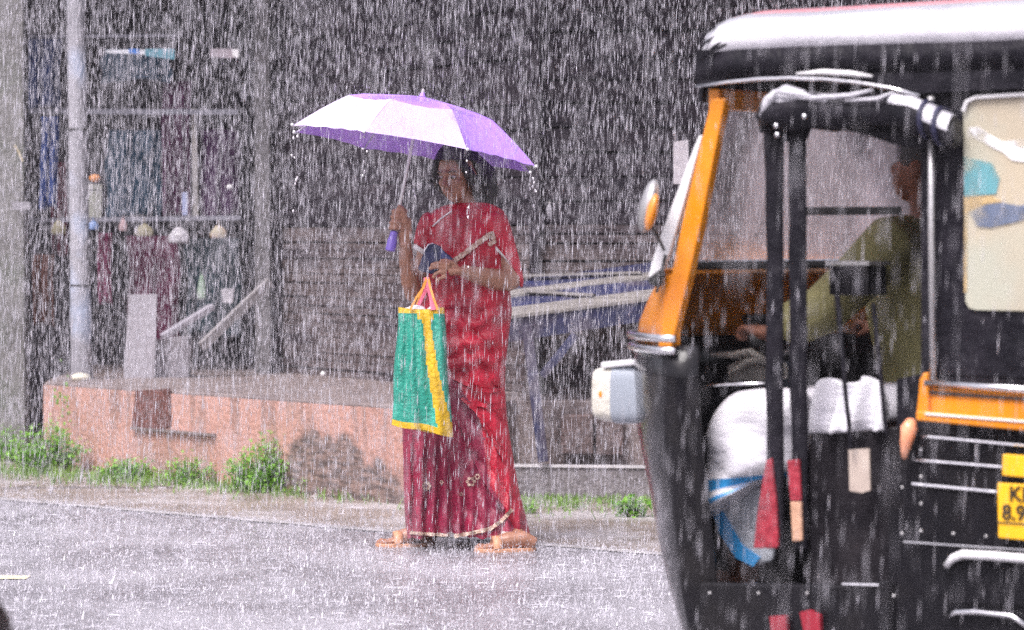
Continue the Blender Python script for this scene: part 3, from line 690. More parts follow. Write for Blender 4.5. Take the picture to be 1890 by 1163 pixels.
# ---------------------------------------------------------------- umbrella
um = empty('umbrella', SH0)
def RU(o): return rel(o, um)
axis = Vector((.165,.045,.985)).normalized()
UC = P(763,275,D-.17)
ax1 = Vector((1,0,0)) - axis*axis.x; ax1.normalize(); ax2 = axis.cross(ax1)
RIM = .502; PROF = [(0,.206),(.12,.199),(.3,.186),(.48,.171),(.6,.153),(.7,.119),(.8,.082),(.9,.042),(1,0)]
def ribp(k, i):
    t = 2*PI*(k/8) + R(22.5) + R(3); r, h = PROF[i]
    return UC + ax1*math.cos(t)*r*RIM + ax2*math.sin(t)*r*RIM + axis*h
LIL = mat('lilac_nylon', (.47,.26,.82), .34, c2=(.40,.21,.75), ns=5, nd=6, bump=.25, bs=30, coat=.4, trans=.08, c3=(.52,.29,.88), s3=6, t3=(.5,.8))
PAL = mat('sheen_lilac_nylon', (.76,.67,.89), .34, c2=(.66,.55,.84), ns=5, nd=6, bump=.25, bs=30, coat=.4, trans=.15)  # lilac lightened to paint in the wet sheen of the sky
PAL2 = mat('half_sheen_lilac_nylon', (.62,.50,.82), .34, c2=(.54,.41,.79), ns=5, nd=6, bump=.25, bs=30, coat=.4, trans=.15)
cols_ = MB(); SUBA = 8
for k in range(8):
    for i in range(len(PROF)-1):
        for a_ in range(SUBA):
            q = []
            for (ii,aa) in ((i,a_),(i,a_+1),(i+1,a_+1),(i+1,a_)):
                u = aa/SUBA; p = ribp(k,ii).lerp(ribp(k+1,ii), u); r_, h_2 = PROF[ii]
                sag = 4*u*(1-u)
                p = p - axis*(.010*sag*r_*(1-r_)*4) + (UC - p + axis*(p-UC).dot(axis))*(.055*sag*(r_**6)) + axis*(.006*sag*r_**6)
                wr = .0022*math.sin(u*25+r_*9+k*2)*r_
                q.append(p + axis*wr)
            mid = (q[0]+q[2])/2; ang = (k+.5)*45 + 25.5
            pale = 4 <= k <= 5 or (k == 3)
            # wet sky sheen painted on the outer panels facing the viewer's left
            mi = (2 if k == 5 else 1) if (k in (3,4,5) and i >= 4) else 0
            cols_.add(q, [(0,1,2,3)], mi)
me_o = RU(cols_.build('canopy', [LIL, PAL, PAL2], recalc=True))
bm = bmesh.new(); bm.from_mesh(me_o.data); bmesh.ops.remove_doubles(bm, verts=bm.verts, dist=.0004); bmesh.ops.recalc_face_normals(bm, faces=bm.faces); bm.to_mesh(me_o.data); bm.free()
me_o.data.polygons.foreach_set('use_smooth', [True]*len(me_o.data.polygons)); me_o.data.set_sharp_from_angle(angle=R(13))
WIRE = mat('rib_wire', (.5,.5,.55), .3, metal=.8)
for k in range(8):
    b = MB(); b.tube([ribp(k,i) - axis*.006 for i in range(len(PROF))], .0022, 6); r0 = RU(b.build('rib', WIRE))
    b = MB(); b.tube([ribp(k,4)-axis*.006, UC + axis*.06], .002, 6); st_ = b.build('strut', WIRE); st_.parent = r0
    b = MB(); b.ball(ribp(k,8)+ (ribp(k,8)-UC).normalized()*.006, .0065, seg=8, rin=6); t_ = b.build('tip', WHITE, smooth=True); t_.parent = r0
b = MB(); b.tube([SH0, UC + axis*.235], .0065, 10); RU(b.build('shaft', mat('shaft_steel', (.75,.72,.72), .3, metal=.5)))
b = MB(); b.tube([UC + axis*.205, UC+axis*.222], [.014,.006], 10); RU(b.build('ferrule', LIL))
b = MB(); hb0 = SH0 - sdir*.048; b.tube([SH0+sdir*.03, SH0+sdir*.026, SH0, SH0-sdir*.006, hb0, hb0-sdir*.004], [.009,.014,.016,.019,.020,.014], 16)
RU(b.build('handle', mat('purple_grip', (.22,.13,.62), .35, coat=.3), smooth=40))
tag(um, 'lilac folding umbrella with kinked ribs held over the woman', 'umbrella')

# ---------------------------------------------------------------- bag and purse
bag = empty('shopping_bag', P(778,800,D-.27))
def RB(o): return rel(o, bag)
GREEN = mat('green_woven_plastic', (.018,.33,.235), .42, c2=(.012,.22,.16), ns=6, nd=7, bump=.5, bs=70, coat=.15, c3=(.05,.44,.33), s3=7, t3=(.52,.7))
YEL = mat('mustard_trim', (.74,.47,.01), .45, c2=(.55,.33,.01), ns=16, bump=.4, bs=60)
b = MB(); NV, NU = 60, 64
def bagp(u, v, front):
    """u across 0..1, v down 0..1"""
    xl = 735 - 13*v + 1.5*math.sin(v*9); xr = 818 + 17*v**.8 + 1.5*math.sin(v*7+1)
    py = 567 + (v*(784-567)) + (u*22*v) + 2*math.sin(u*9)*v + (4*math.sin(u*PI) if v < .02 else 0)
    px = xl + (xr-xl)*u
    th = (.012+.04*math.sin(PI*min(1,v*.55+.12)))*(1-(2*u-1)**4)**.5
    wv = .007*math.sin(u*15+2.5*v)*v**.4 + .004*math.sin(u*31-4*v) + .012*math.exp(-((u-.28-.12*v)/.05)**2)*math.sin(PI*min(1,v*1.3))
    return P(px, py, D-.27 - front*(th + (wv if front>0 else 0)))
vs=[]; rings=[]; mi=[]
for j in range(NV+1):
    v = j/NV
    rings.append([bagp(i/(NU//2), v, 1) for i in range(NU//2)] + [bagp(1-i/(NU//2), v, -1) for i in range(NU//2)])
n0 = len(b.f); b.loft(rings, cap=False)
for idx in range(NV*NU):
    j, i = divmod(idx, NU); v = (j+.5)/NV; u = (i+.5)/(NU/2); fr = u < 1; u = u if fr else 2-u
    notch = .052 + (.055 if .42 < u < .75 else 0)*(1 if fr else 0)
    y = v < notch or v > .955 or (fr and .48+.28*v < u < .63+.40*v and v>.05)
    b.m[n0+idx] = 1 if y else 0
b.add([rings[-1][i] for i in range(NU)], [tuple(range(NU))], 1)
o = RB(b.build('bag_body', [GREEN, YEL], smooth=True))
PINK = mat('pink_ribbon', (.80,.16,.26), .5, c2=(.65,.1,.2)); ORR = mat('orange_strap', (.85,.36,.05), .5)
def strap(pts, w_, m_, nm='handle'):
    b_ = MB(); rg=[]
    P3 = [P(x,y,D-.27+o_) for x,y,o_ in pts]
    for i,p in enumerate(P3):
        t = (P3[min(i+1,len(P3)-1)]-P3[max(0,i-1)]).normalized(); x = t.cross(Vector((0,1,0))).normalized()*w_/2; y_ = Vector((0,.0012,0))
        rg.append([p+x+y_, p-x+y_, p-x-y_, p+x-y_])
    b_.loft(rg); return RB(b_.build(nm, m_))
strap([(786,512,.02),(790,528,.0),(796,545,-.01),(800,572,-.03)], .020, PINK); strap([(790,511,.03),(784,540,.02),(774,560,.0),(772,580,-.02)], .013, PINK)
strap([(788,512,.02),(782,530,-.01),(768,550,-.03),(757,572,-.04)], .009, ORR); strap([(790,512,.02),(794,530,-.01),(800,550,-.03),(808,572,-.04)], .009, ORR)
strap([(786,513,.03),(776,545,.03),(765,575,.03)], .009, ORR)
tag(bag, 'green woven shopping bag with mustard trim hanging from the woman\'s hand', 'bag')
b = MB()
for cx_, cy_, rx, rz_ in ((768,572,.04,.024),(800,576,.028,.03),(752,572,.022,.014)): b.ball(P(cx_,cy_+2,D-.27), (rx,.02,rz_))
o = b.build('white_parcel', mat('white_wrap', (.82,.8,.82), .4, c2=(.7,.66,.7), ns=20, bump=.6), smooth=True); remesh(o, .004, 2); tag(o, 'white wrapped parcel showing at the top of the green bag', 'parcel')
b = MB(); poly = [(790,451),(800,449),(812,454),(820,464),(836,477),(834,494),(816,505),(796,506),(776,501),(771,497),(779,474)]
b.prism([P(x,y,D-.215) for x,y in poly], (0,.035,0))
o = b.build('purse', mat('navy_fabric', (.022,.026,.10), .5, c2=(.010,.012,.04), ns=12, nd=6, bump=.7, bs=35, c3=(.04,.05,.14), s3=8), bevel=.006)
b = MB(); b.tube([P(784,462,D-.22),P(791,451,D-.22),P(800,449,D-.22)], .0025, 6); b.tube([P(802,452,D-.221),P(806,475,D-.221),P(803,498,D-.221)], .0015, 6); k = b.build('zip', WIRE); k.parent = o
b = MB(); b.prism([P(x,y,D-.218) for x,y in [(812,458),(820,466),(834,480),(832,490),(815,478)]], (0,.004,0)); k = b.build('side_fold', mat('navy_light', (.06,.07,.2), .5)); k.parent = o
tag(o, 'dark navy cloth purse clutched in the woman\'s left hand', 'purse')
# ================================================================ AUTO RICKSHAW
YAW = R(145); ROOT = Vector((.717, 8.09, 0)); uu_ = Vector((math.cos(YAW), math.sin(YAW), 0)); nn_ = Vector((-math.sin(YAW), math.cos(YAW), 0))
rk = empty('auto_rickshaw', ROOT, YAW)
def V(px, py, yl):
    """vehicle point (x forward, y left, z up) on the lengthwise plane y = yl"""
    c = Vector((0,0,CAMZ)); r = P(px,py,1) - c
    k = ((ROOT-c).dot(nn_) + yl)/r.dot(nn_); p = c + r*k
    q = p - ROOT; return Vector((q.dot(uu_), yl, p.z))
def K(b, name, m_, par=rk, **kw): return b.build(name, m_, par, **kw)
NS = .6
def plan(X, x0=0., n=28, back=-.10, W=.6):
    pts = [Vector((back+x0, W, 0))]
    for i in range(n+1):
        y = W*math.cos(PI*i/n); pts.append(Vector((x0 + X*(max(0,1-(abs(y)/W)**2.0))**.909, y, 0)))
    pts.append(Vector((back+x0, -W, 0))); return pts
def shell(levels, th=.0):
    """open shell following the rounded front; levels: (z, X, x0)"""
    return [[p + Vector((0,0,z)) for p in plan(X,x0,W=Wd)] for z,X,x0,Wd in levels]
b = MB(); lv = [(.10,.20,-.075,.54),(.20,.235,-.055,.55),(.26,.255,-.045,.555),(.34,.28,-.035,.565),(.45,.31,-.03,.578),(.58,.33,-.02,.59),(.72,.355,-.005,.597),(.86,.36,0,.6),(.945,.355,0,.6)]
b.loft(shell(lv), cap=False, closed=False)
o = K(b,'front_cowl', BLACKP, smooth=40); s_=o.modifiers.new('t','SOLIDIFY'); s_.thickness=.006; s_.offset=-1
b = MB(); lv2 = [(.945,.352,.0,.598),(1.0,.335,0,.598),(1.06,.29,0,.597),(1.10,.24,0,.596),(1.12,.20,0,.595)]
sh = [[p + Vector((0,0,z)) for p in plan(X,x0,W=Wd,back=-.045)] for z,X,x0,Wd in lv2]
b.loft(sh, cap=False, closed=False); o = K(b,'front_panel', ORANGE, smooth=40); s_=o.modifiers.new('t','SOLIDIFY'); s_.thickness=.005; s_.offset=-1
for z, X in ((.932,.368),(.962,.372)):
    b = MB(); b.tube([p+Vector((0,0,z)) for p in plan(X,0,W=.606,back=-.04)], .011, 8); K(b,'chrome_band', CHROME, smooth=True)
# scuttle under the windscreen
b = MB(); pl = plan(.20,0,W=.595,back=0); poly = [p+Vector((0,0,1.12)) for p in pl] ; b.prism(poly, (0,0,.012)); K(b,'scuttle', ORANGE)
# pillars
for ys in (1,-1):
    a = V(1231,640,NS); c = V(1330,182,NS); a.y = c.y = ys*NS
    M_ = ORANGE
    b = MB(); d1 = Vector((.020,0,0)); zz=Vector((0,0,0))
    rg=[]
    for t,wd in ((0,.020),(.25,.026),(.5,.028),(1,.020)):
        p = a.lerp(c,t); rg.append([p+Vector((wd,.012*ys,0)), p+Vector((-wd,.012*ys,0)), p+Vector((-wd,-.02*ys,0)), p+Vector((wd,-.02*ys,0))])
    b.loft(rg); K(b,'windscreen_pillar', ORANGE if ys>0 else BLACKP, bevel=.005)
b = MB(); pa_ = V(1210,512,NS); pb_ = V(1296,250,NS)
rg=[]
for t,wd in ((0,.018),(.15,.022),(.5,.017),(1,.006)):
    p = pa_.lerp(pb_,t); rg.append([p+Vector((wd,.008,0)), p+Vector((-wd,.010,0)), p+Vector((-wd,-.004,0)), p+Vector((wd,-.004,0))])
b.loft(rg); K(b,'windscreen_edge_gloss', WHITE, bevel=.003)  # white paints the rain gloss along the glass edge
b = MB(); b.tube([V(1203,520,.605),V(1212,512,.61),V(1222,505,.615)], .012, 8); b.ball(V(1214,520,.612), .014); K(b,'wiper_hinge', RUBBER, smooth=True)
b = MB(); b.tube([V(1212,540,.612),V(1222,500,.615),V(1228,470,.615)], .004, 6); K(b,'wiper_arm', RUBBER)
# windscreen
wt = V(1330,182,NS); wbm = V(1262,492,NS)
def WS(y,t,o=0): p = wbm.lerp(wt,t); return Vector((p.x+.02+o+.04*(1-(y/.6)**2), y, p.z))
GL = bpy.data.materials.new('wet_glass'); GL.use_nodes = True; _n = GL.node_tree.nodes; _l = GL.node_tree.links; _b = _n['Principled BSDF']
_b.inputs['Base Color'].default_value = (.70,.63,.68,1); _b.inputs['Roughness'].default_value = .3
_rf = _n.new('ShaderNodeBsdfRefraction'); _rf.inputs['IOR'].default_value = 1.12; _rf.inputs['Roughness'].default_value = .22; _rf.inputs['Color'].default_value = (.95,.93,.95,1)
_tl = _n.new('ShaderNodeBsdfTranslucent'); _tl.inputs[0].default_value = (.75,.67,.73,1); _m1 = _n.new('ShaderNodeMixShader'); _m1.inputs[0].default_value = .6; _l.new(_b.outputs[0],_m1.inputs[1]); _l.new(_tl.outputs[0],_m1.inputs[2])
_tc = _n.new('ShaderNodeTexCoord'); _mp = _n.new('ShaderNodeMapping'); _mp.inputs['Scale'].default_value = (1,1,.45); _nz = _n.new('ShaderNodeTexNoise'); _nz.inputs['Scale'].default_value = 7; _nz.inputs['Detail'].default_value = 6
_l.new(_tc.outputs['Object'],_mp.inputs[0]); _l.new(_mp.outputs[0],_nz.inputs['Vector']); _mr = _n.new('ShaderNodeMapRange'); _mr.inputs[1].default_value=.3; _mr.inputs[2].default_value=.7; _mr.inputs[3].default_value=.04; _mr.inputs[4].default_value=.52
_l.new(_nz.outputs['Fac'],_mr.inputs[0]); _tp = _n.new('ShaderNodeBsdfTransparent'); _m3 = _n.new('ShaderNodeMixShader'); _m3.inputs[0].default_value = .55; _l.new(_rf.outputs[0],_m3.inputs[1]); _l.new(_tp.outputs[0],_m3.inputs[2]); _m2 = _n.new('ShaderNodeMixShader'); _l.new(_mr.outputs[0],_m2.inputs[0]); _l.new(_m3.outputs[0],_m2.inputs[1]); _l.new(_m1.outputs[0],_m2.inputs[2]); _l.new(_m2.outputs[0],_n['Material Output'].inputs[0])
b = MB(); grid_mesh(b, lambda u,v: WS(-.58+1.16*u, v), 16, 6); K(b,'windscreen', GL, smooth=True)
b = MB(); b.tube([WS(y,0,-.01) for y in [-.6+.12*i for i in range(11)]], .010, 8); o=K(b,'windscreen_seal', RUBBER, smooth=True)
b = MB(); b.tube([WS(y,0,-.012)+Vector((0,0,.011)) for y in [-.6+.12*i for i in range(11)]], .004, 6); b.build('seal_bead', CHROME, o)
b = MB(); b.beam(WS(.6,1), WS(-.6,1), .03, .05); K(b,'windscreen_header', ORANGE, bevel=.004)
# roof hood
xf = V(1275,110,.64).x
sec = [(.635,1.595),(.642,1.66),(.638,1.695),(.615,1.728),(.57,1.752),(.48,1.768),(.30,1.782),(0,1.79)]
sec = sec + [(-y,z) for y,z in sec[-2::-1]]
st_x = [xf+.0, xf-.02, xf-.06, xf-.12, xf-.3, xf-.8, xf-1.3, xf-1.8, xf-2.2, xf-2.32]
sc_ = [.93,.97,.99,1,1,1,1,1,1,.97]
def hood(sel, name, m_):
    b = MB(); rg=[]
    for i,(x,k) in enumerate(zip(st_x,sc_)):
        rr=[]
        for j in sel:
            y,z = sec[j]; zz = 1.56 + (z-1.56)*(1 if i>3 else (.72,.88,.96,1)[i]) + .003*math.sin(x*31+j)
            rr.append(Vector((x, y*(k if z>1.6 else 1), zz)))
        rg.append(rr)
    b.loft(rg, cap=False, closed=False); o = K(b, name, m_, smooth=50); s = o.modifiers.new('t','SOLIDIFY'); s.thickness=.008; s.offset=-1; return o
SHEENV = mat('painted_sheen_vinyl', (.60,.59,.64), .25, c2=(.42,.41,.46), ns=5, nd=7, bump=.35, bs=16, coat=.7)  # pale colour stands in for sky reflected in wet black vinyl
REDV = mat('faded_red_vinyl', (.55,.20,.22), .35, c2=(.4,.16,.19), ns=5, bump=.3, coat=.5)
hood([0,1], 'hood_skirt', TARP); hood([13,14], 'hood_skirt', TARP)
hood([1,2,3,4], 'roof_cover', SHEENV); hood([10,11,12,13], 'roof_cover', SHEENV); hood([4,5,6,7,8,9,10],'roof_top', REDV)
b = MB(); rr=[Vector((xf+.004, y*.93, 1.56+(z-1.56)*.72)) for y,z in sec]; rr += [Vector((xf+.004,-.6,1.54)),Vector((xf+.004,.6,1.54))]
b.prism(rr, (-.01,0,0)); K(b,'hood_front', TARP)
b = MB(); b.prism([V(1284,92,.632),V(1284,158,.632),V(1345,150,.632),V(1430,139,.632),V(1530,139,.632),V(1620,152,.632),V(1700,172,.632),V(1960,160,.632),V(1960,70,.632),V(1700,80,.632)], (0,-.01,0)); K(b,'side_valance', TARP)
b = MB(); pts=[(1284,160),(1340,152),(1400,146),(1460,144),(1520,146),(1580,152),(1640,162),(1697,176)]
b.tube([V(x,y,.645) for x,y in pts], [.003,.0045,.005,.005,.005,.005,.005,.003], 8); K(b,'gutter_bead', CHROME, smooth=True)
b = MB(); pts=[(1470,136),(1520,133),(1570,136),(1610,141)]
b.tube([V(x,y,.648) for x,y in pts], [.003,.007,.007,.003], 8); K(b,'gutter_bead', WHITE, smooth=True)
for pts in ([(1288,98),(1302,78),(1330,62)],[(1292,112),(1318,86),(1352,66)],[(1286,84),(1298,64),(1322,50)],[(1305,100),(1335,84),(1350,80)]):
    b = MB(); b.tube([V(x,y,.648-.0009*max(0,95-y)) for x,y in pts],[.002,.004,.002],6); K(b,'hood_crease',TARP,smooth=True)
for x,y in ((1700,830),(1700,880),(1700,930),(1700,980),(1760,985),(1820,990),(1880,995),(1665,815),(1665,900),(1665,985),(1310,1095),(1400,1095),(1490,1095),(1650,1100)):
    b = MB(); b.ball(V(x,y,.603),.0045,seg=8,rin=5); K(b,'bolt',STEEL,smooth=True)
# rolled rain curtain above the driver's opening
b = MB(); rl=[(1408,222,.030),(1425,205,.048),(1455,205,.054),(1490,203,.044),(1540,206,.040),(1600,208,.036),(1650,205,.038),(1690,212,.043),(1715,222,.042),(1740,234,.040),(1762,243,.038)]
pts=[V(x,y,.655) for x,y,_ in rl]; rings=[]
n=26
for i,(p,(x,y,r)) in enumerate(zip(pts,rl)):
    rr=[]
    for j in range(n):
        t=2*PI*j/n; q=r*(1+.13*math.sin(3*t+i*1.7)+.10*math.sin(5*t-i*2.3)) if i<8 else r*(1+.02*math.sin(7*t))
        rr.append(p+Vector((.0,math.cos(t)*q,math.sin(t)*q)))
    rings.append(rr)
b.loft(rings)
PALE = mat('painted_sky_sheen', (.62,.61,.66), .3, c2=(.42,.41,.46), ns=9, bump=.5, coat=.5)  # pale colour paints the wet sky sheen on top of the black roll
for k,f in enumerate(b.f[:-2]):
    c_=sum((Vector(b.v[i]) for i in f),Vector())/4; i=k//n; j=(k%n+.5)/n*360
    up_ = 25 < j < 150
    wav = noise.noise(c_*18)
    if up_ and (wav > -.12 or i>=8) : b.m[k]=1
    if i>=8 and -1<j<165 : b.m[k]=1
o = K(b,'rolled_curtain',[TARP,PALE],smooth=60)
for x,y in ((1713,221),(1739,233)):
    b = MB(); p=V(x,y,.655); b.tube([p+Vector((.006,0,0)),p+Vector((-.006,0,0))], .046, 22); b.build('tie_strap', mat('navy_tie',(.02,.02,.06),.5), o)
b = MB(); p=V(1764,243,.655); b.tube([p, p+Vector((-.006,0,0))], .026, 18); b.build('roll_core', RUBBER, o)
b = MB()
for pts,r in (([(1440,178),(1500,181),(1570,176),(1610,166)],.006),([(1560,186),(1620,182),(1650,170)],.005),([(1405,215),(1418,185),(1432,168)],.012),([(1432,168),(1470,172),(1500,180)],.010)):
    b.tube([V(x,y,.70) for x,y in pts],[r*.5]+[r]*(len(pts)-2)+[r*.5],8)
b.build('sheen_crease', PALE, o, smooth=True)  # pale ridges with the same painted sheen
b = MB(); b.prism([V(x,y,.625) for x,y in [(1430,200),(1500,196),(1690,200),(1745,240),(1740,262),(1700,275),(1655,268),(1600,250),(1560,240),(1490,238),(1480,262),(1425,262)]], (0,-.02,0)); b.build('curtain_flap', TARP, o)
for x,y in ((1435,249),(1485,215),(1433,232)): b = MB(); b.ball(V(x,y,.71), .007); b.build('stud', CHROME, o, smooth=True)
# two dark straps hanging down the driver's opening
def vstrap(xs, ys, wpx, yl, m_, name, par=rk, th=.022):
    b = MB(); rg=[]
    for x,y,w_ in zip(xs,ys,wpx):
        l=V(x-w_/2,y,yl); r_=V(x+w_/2,y,yl); mid=(l+r_)/2
        h=(l-r_).length/2; rg.append([mid+Vector((h*math.cos(t),th/2*math.sin(t)*1.2,0)) for t in [2*PI*i/12 for i in range(12)]])
    b.loft(rg); return K(b,name,m_,par,smooth=50)
ys_=[190,260,330,400,470,540,620,700,780,860,940,1012]
vstrap([1430,1428,1430,1429,1431,1430,1430,1429,1431,1431,1432,1433],ys_,[40,38,34,32,30,32,31,33,30,32,30,26],.62,TARP,'curtain_strap')
vstrap([1474,1472,1471,1473,1472,1473,1474,1473,1476,1477,1478,1479],ys_,[34,32,33,31,33,32,31,32,30,28,24,22],.62,TARP,'curtain_strap')
vstrap([1545,1550,1556,1560,1568,1570],[545,600,660,720,790,830],[10,9,8,8,8,6],.605,TARP,'cord',th=.008)
vstrap([1612,1618,1624,1630,1636],[560,620,680,740,800],[8,8,8,8,8],.605,TARP,'cord',th=.008)
RED = mat('red_cloth', (.36,.02,.04), .5, c2=(.18,.012,.022), ns=16, bump=.5); TAN = mat('tan_cloth', (.55,.33,.22), .6, c2=(.45,.24,.15), bump=.4)
b = MB(); b.prism([V(x,y,.64) for x,y in [(1413,850),(1424,846),(1432,930),(1436,1004),(1434,1012),(1390,1012),(1398,940)]], (0,-.012,0)); K(b,'red_flap', RED, bevel=.003)
b = MB(); b.prism([V(x,y,.645) for x,y in [(1452,850),(1474,848),(1478,925),(1458,925)]], (0,-.010,0)); K(b,'red_flap', RED, bevel=.003)
b = MB(); b.prism([V(x,y,.645) for x,y in [(1458,926),(1478,926),(1480,998),(1462,1000)]], (0,-.010,0)); K(b,'tan_flap', TAN, bevel=.003)
# far side, floor, partition, seats
b = MB(); b.box((-1.1,-.59,.60),(1.12,.008,.35)); K(b,'far_side_panel', BLACKP)
b = MB(); b.box((-1.3,0,.30),(1.05,.52,.012)); K(b,'floor', DARKIN)
b = MB(); b.box((-.80,0,.95),(.012,.57,.62)); K(b,'partition', DARKIN)
b = MB(); b.box((-.05,-.585,1.35),(.035,.02,.32), Matrix.Rotation(R(14),3,'Y')); K(b,'far_post', BLACKP)
b = MB(); b.box((-.50,0,.55),(.20,.25,.06),bev=.02); b.box((-.50,0,.39),(.17,.2,.10)); K(b,'driver_seat', mat('seat_rexine',(.03,.025,.03),.45,bump=.3))
b = MB(); b.box((-1.9,0,.55),(.25,.55,.07),bev=.02); b.box((-2.15,0,.85),(.06,.55,.3),bev=.02); K(b,'rear_seat', mat('rear_rexine',(.05,.02,.03),.5))
b = MB(); b.box((-2.27,0,.75),(.02,.59,.48)); K(b,'rear_panel', BLACKP)
b = MB(); b.prism([V(x,y,.50) for x,y in [(1496,800),(1660,795),(1660,1090),(1496,1090)]], (0,-.02,0)); K(b,'seat_box', DARKIN)
b = MB(); b.prism([V(1290,1075,.6),V(1290,1300,.6),V(1660,1300,.6),V(1660,1068,.6),V(1560,1080,.6)], (0,-.03,0)); K(b,'sill', BLACKP, bevel=.006)
b = MB(); b.tube([V(1555,1078,.605),V(1622,1080,.605)], .0025, 6); K(b,'sill_bead', CHROME)
b = MB(); b.prism([V(x,y,.62) for x,y in [(1476,1130),(1492,1126),(1512,1136),(1514,1175),(1484,1170)]], (0,-.015,0)); b.prism([V(x,y,.62) for x,y in [(1420,1138),(1450,1136),(1452,1175),(1424,1175)]], (0,-.015,0)); K(b,'red_reflector', mat('dull_red',(.35,.02,.04),.4))
# cowl's inner lip (pale line) and inner dash
b = MB(); pts=[(1243,775),(1262,752),(1285,722),(1310,712),(1360,709),(1425,707)]
b.tube([V(x,y,.56) for x,y in pts], .004, 6); K(b,'cowl_lip', CHROME, smooth=True)
b = MB(); b.prism([V(x,y,.555) for x,y in [(1240,715),(1245,700),(1278,722),(1262,745),(1240,765)]], (0,-.006,0)); K(b,'cowl_gusset', mat('grey_plastic',(.25,.25,.27),.4))
b = MB(); b.prism([V(x,y,.55) for x,y in [(1262,756),(1288,724),(1425,712),(1425,760),(1290,860)]], (0,-.03,0)) if False else b.prism([V(x,y,.30) for x,y in [(1262,756),(1288,724),(1425,712),(1425,760),(1290,860)]], (0,-.03,0)); K(b,'inner_cowl', BLACKP)
TRAY = mat('grey_tray', (.46,.44,.42), .45, c2=(.25,.24,.23), ns=9, bump=.4)
b = MB(); 
for pts in ([(1312,655),(1350,656),(1385,650),(1418,668)],[(1345,690),(1380,668),(1405,664),(1420,672)]): b.tube([V(x,y,.22) for x,y in pts],[.006,.010,.012,.008],8)
b.prism([V(x,y,.2) for x,y in [(1342,675),(1372,660),(1400,662),(1418,676),(1420,702),(1345,704)]], (0,-.10,0)); K(b,'dash_tray', TRAY, bevel=.006)
b = MB(); b.tube([Vector((.02,-.32,.99)),Vector((.05,-.12,1.0)),Vector((.05,.12,1.0)),V(1420,632,.28),V(1385,628,.33)], [.012,.012,.012,.013,.015], 10); b.tube([Vector((.05,0,1.0)),Vector((.22,0,.35))], .025, 10); K(b,'handlebar', RUBBER, smooth=True)
b = MB()
for x,y in ((1296,587),(1318,565),(1385,618),(1415,560)): b.box(V(x,y,.2),(.012,.004,.004),Matrix.Rotation(R(-30),3,'Y'))
K(b,'switch', CHROME)
b = MB(); c0=V(1548,490,.42); c1=V(1620,545,.42); b.box(((c0.x+c1.x)/2,.42,(c0.z+c1.z)/2),(abs(c0.x-c1.x)/2,.05,abs(c0.z-c1.z)/2),bev=.006); o=K(b,'fare_meter', BLACKP)
b = MB(); b.box(((c0.x+c1.x)/2,.42,c0.z+.006),(abs(c0.x-c1.x)/2+.006,.055,.005)); b.build('meter_cap', STEEL, o)
b = MB(); b.beam(V(1484,390,.45), V(1662,389,.45), .012, .02); K(b,'grab_bar', RUBBER)
b = MB(); b.prism([V(x,y,.585) for x,y in [(1566,830),(1604,828),(1606,905),(1590,910),(1568,906)]], (0,-.006,0)); K(b,'paper_tag', mat('beige_paper',(.50,.42,.36),.6,c2=(.38,.31,.27),ns=25))
# black side behind the driver, with the clear window
b = MB(); b.prism([V(x,y,.598) for x,y in [(1700,150),(1960,130),(1960,800),(1655,790),(1655,700),(1700,690)]], (0,-.012,0)); K(b,'side_curtain', TARP)
b = MB(); b.prism([V(x,y,.602) for x,y in [(1729,250),(1776,250),(1782,570),(1960,575),(1960,700),(1729,690)]], (0,-.006,0)); K(b,'curtain_border', TARP)
b = MB(); b.tube([V(1718,178,.63),V(1719,440,.63),V(1722,700,.63)], .0075, 10); K(b,'side_pole', STEEL, smooth=True)
CREAM = mat('cream_sheet', (.50,.43,.31), .4, c2=(.40,.35,.27), ns=4, nd=6, coat=.3, c3=(.42,.42,.34), s3=3, t3=(.5,.65))
b = MB(); b.prism([V(x,y,.609) for x,y in [(1778,205),(1784,190),(1800,184),(1890,180),(1960,178),(1960,580),(1890,574),(1800,572),(1788,568),(1782,556)]], (0,-.006,0)); wn=K(b,'curtain_window', CREAM)
def wp(pts,nm,c,o_,al=.5): b=MB(); b.prism([V(x,y,.609+o_) for x,y in pts],(0,-.002,0)); m_ = see_through(nm+'_tone',c,al,.4); n_=m_.node_tree.nodes; l_=m_.node_tree.links; t_=n_.new('ShaderNodeTexNoise'); t_.inputs['Scale'].default_value=16; t_.inputs['Detail'].default_value=4; c_=n_.new('ShaderNodeTexCoord'); l_.new(c_.outputs['Object'],t_.inputs['Vector']); r_=n_.new('ShaderNodeMapRange'); r_.inputs[1].default_value=.36; r_.inputs[2].default_value=.56; r_.inputs[3].default_value=.1; r_.inputs[4].default_value=al+.2; l_.new(t_.outputs['Fac'],r_.inputs[0]); l_.new(r_.outputs[0],n_['Principled BSDF'].inputs['Alpha']); b.build(nm, m_, wn)
wp([(1788,236),(1806,234),(1822,246),(1836,254),(1850,262),(1880,258),(1960,250),(1960,300),(1900,300),(1868,296),(1850,280),(1830,272),(1815,262),(1800,256)],'white_patch',(.8,.79,.8),.003,.9)
wp([(1779,290),(1830,300),(1845,330),(1838,358),(1780,362)],'cyan_patch',(.16,.42,.47),.003)
wp([(1788,392),(1820,378),(1850,374),(1880,380),(1960,365),(1960,400),(1880,408),(1830,420),(1800,418)],'blue_patch',(.16,.20,.30),.004)
wp([(1779,364),(1830,362),(1850,372),(1820,376),(1786,392),(1784,540),(1779,540)],'tan_patch',(.66,.48,.24),.002)
b = MB(); b.tube([V(x,y,.618) for x,y in [(1778,205),(1784,188),(1800,180),(1890,174),(1960,172)]], .005, 8); b.build('window_bead', WHITE, wn)
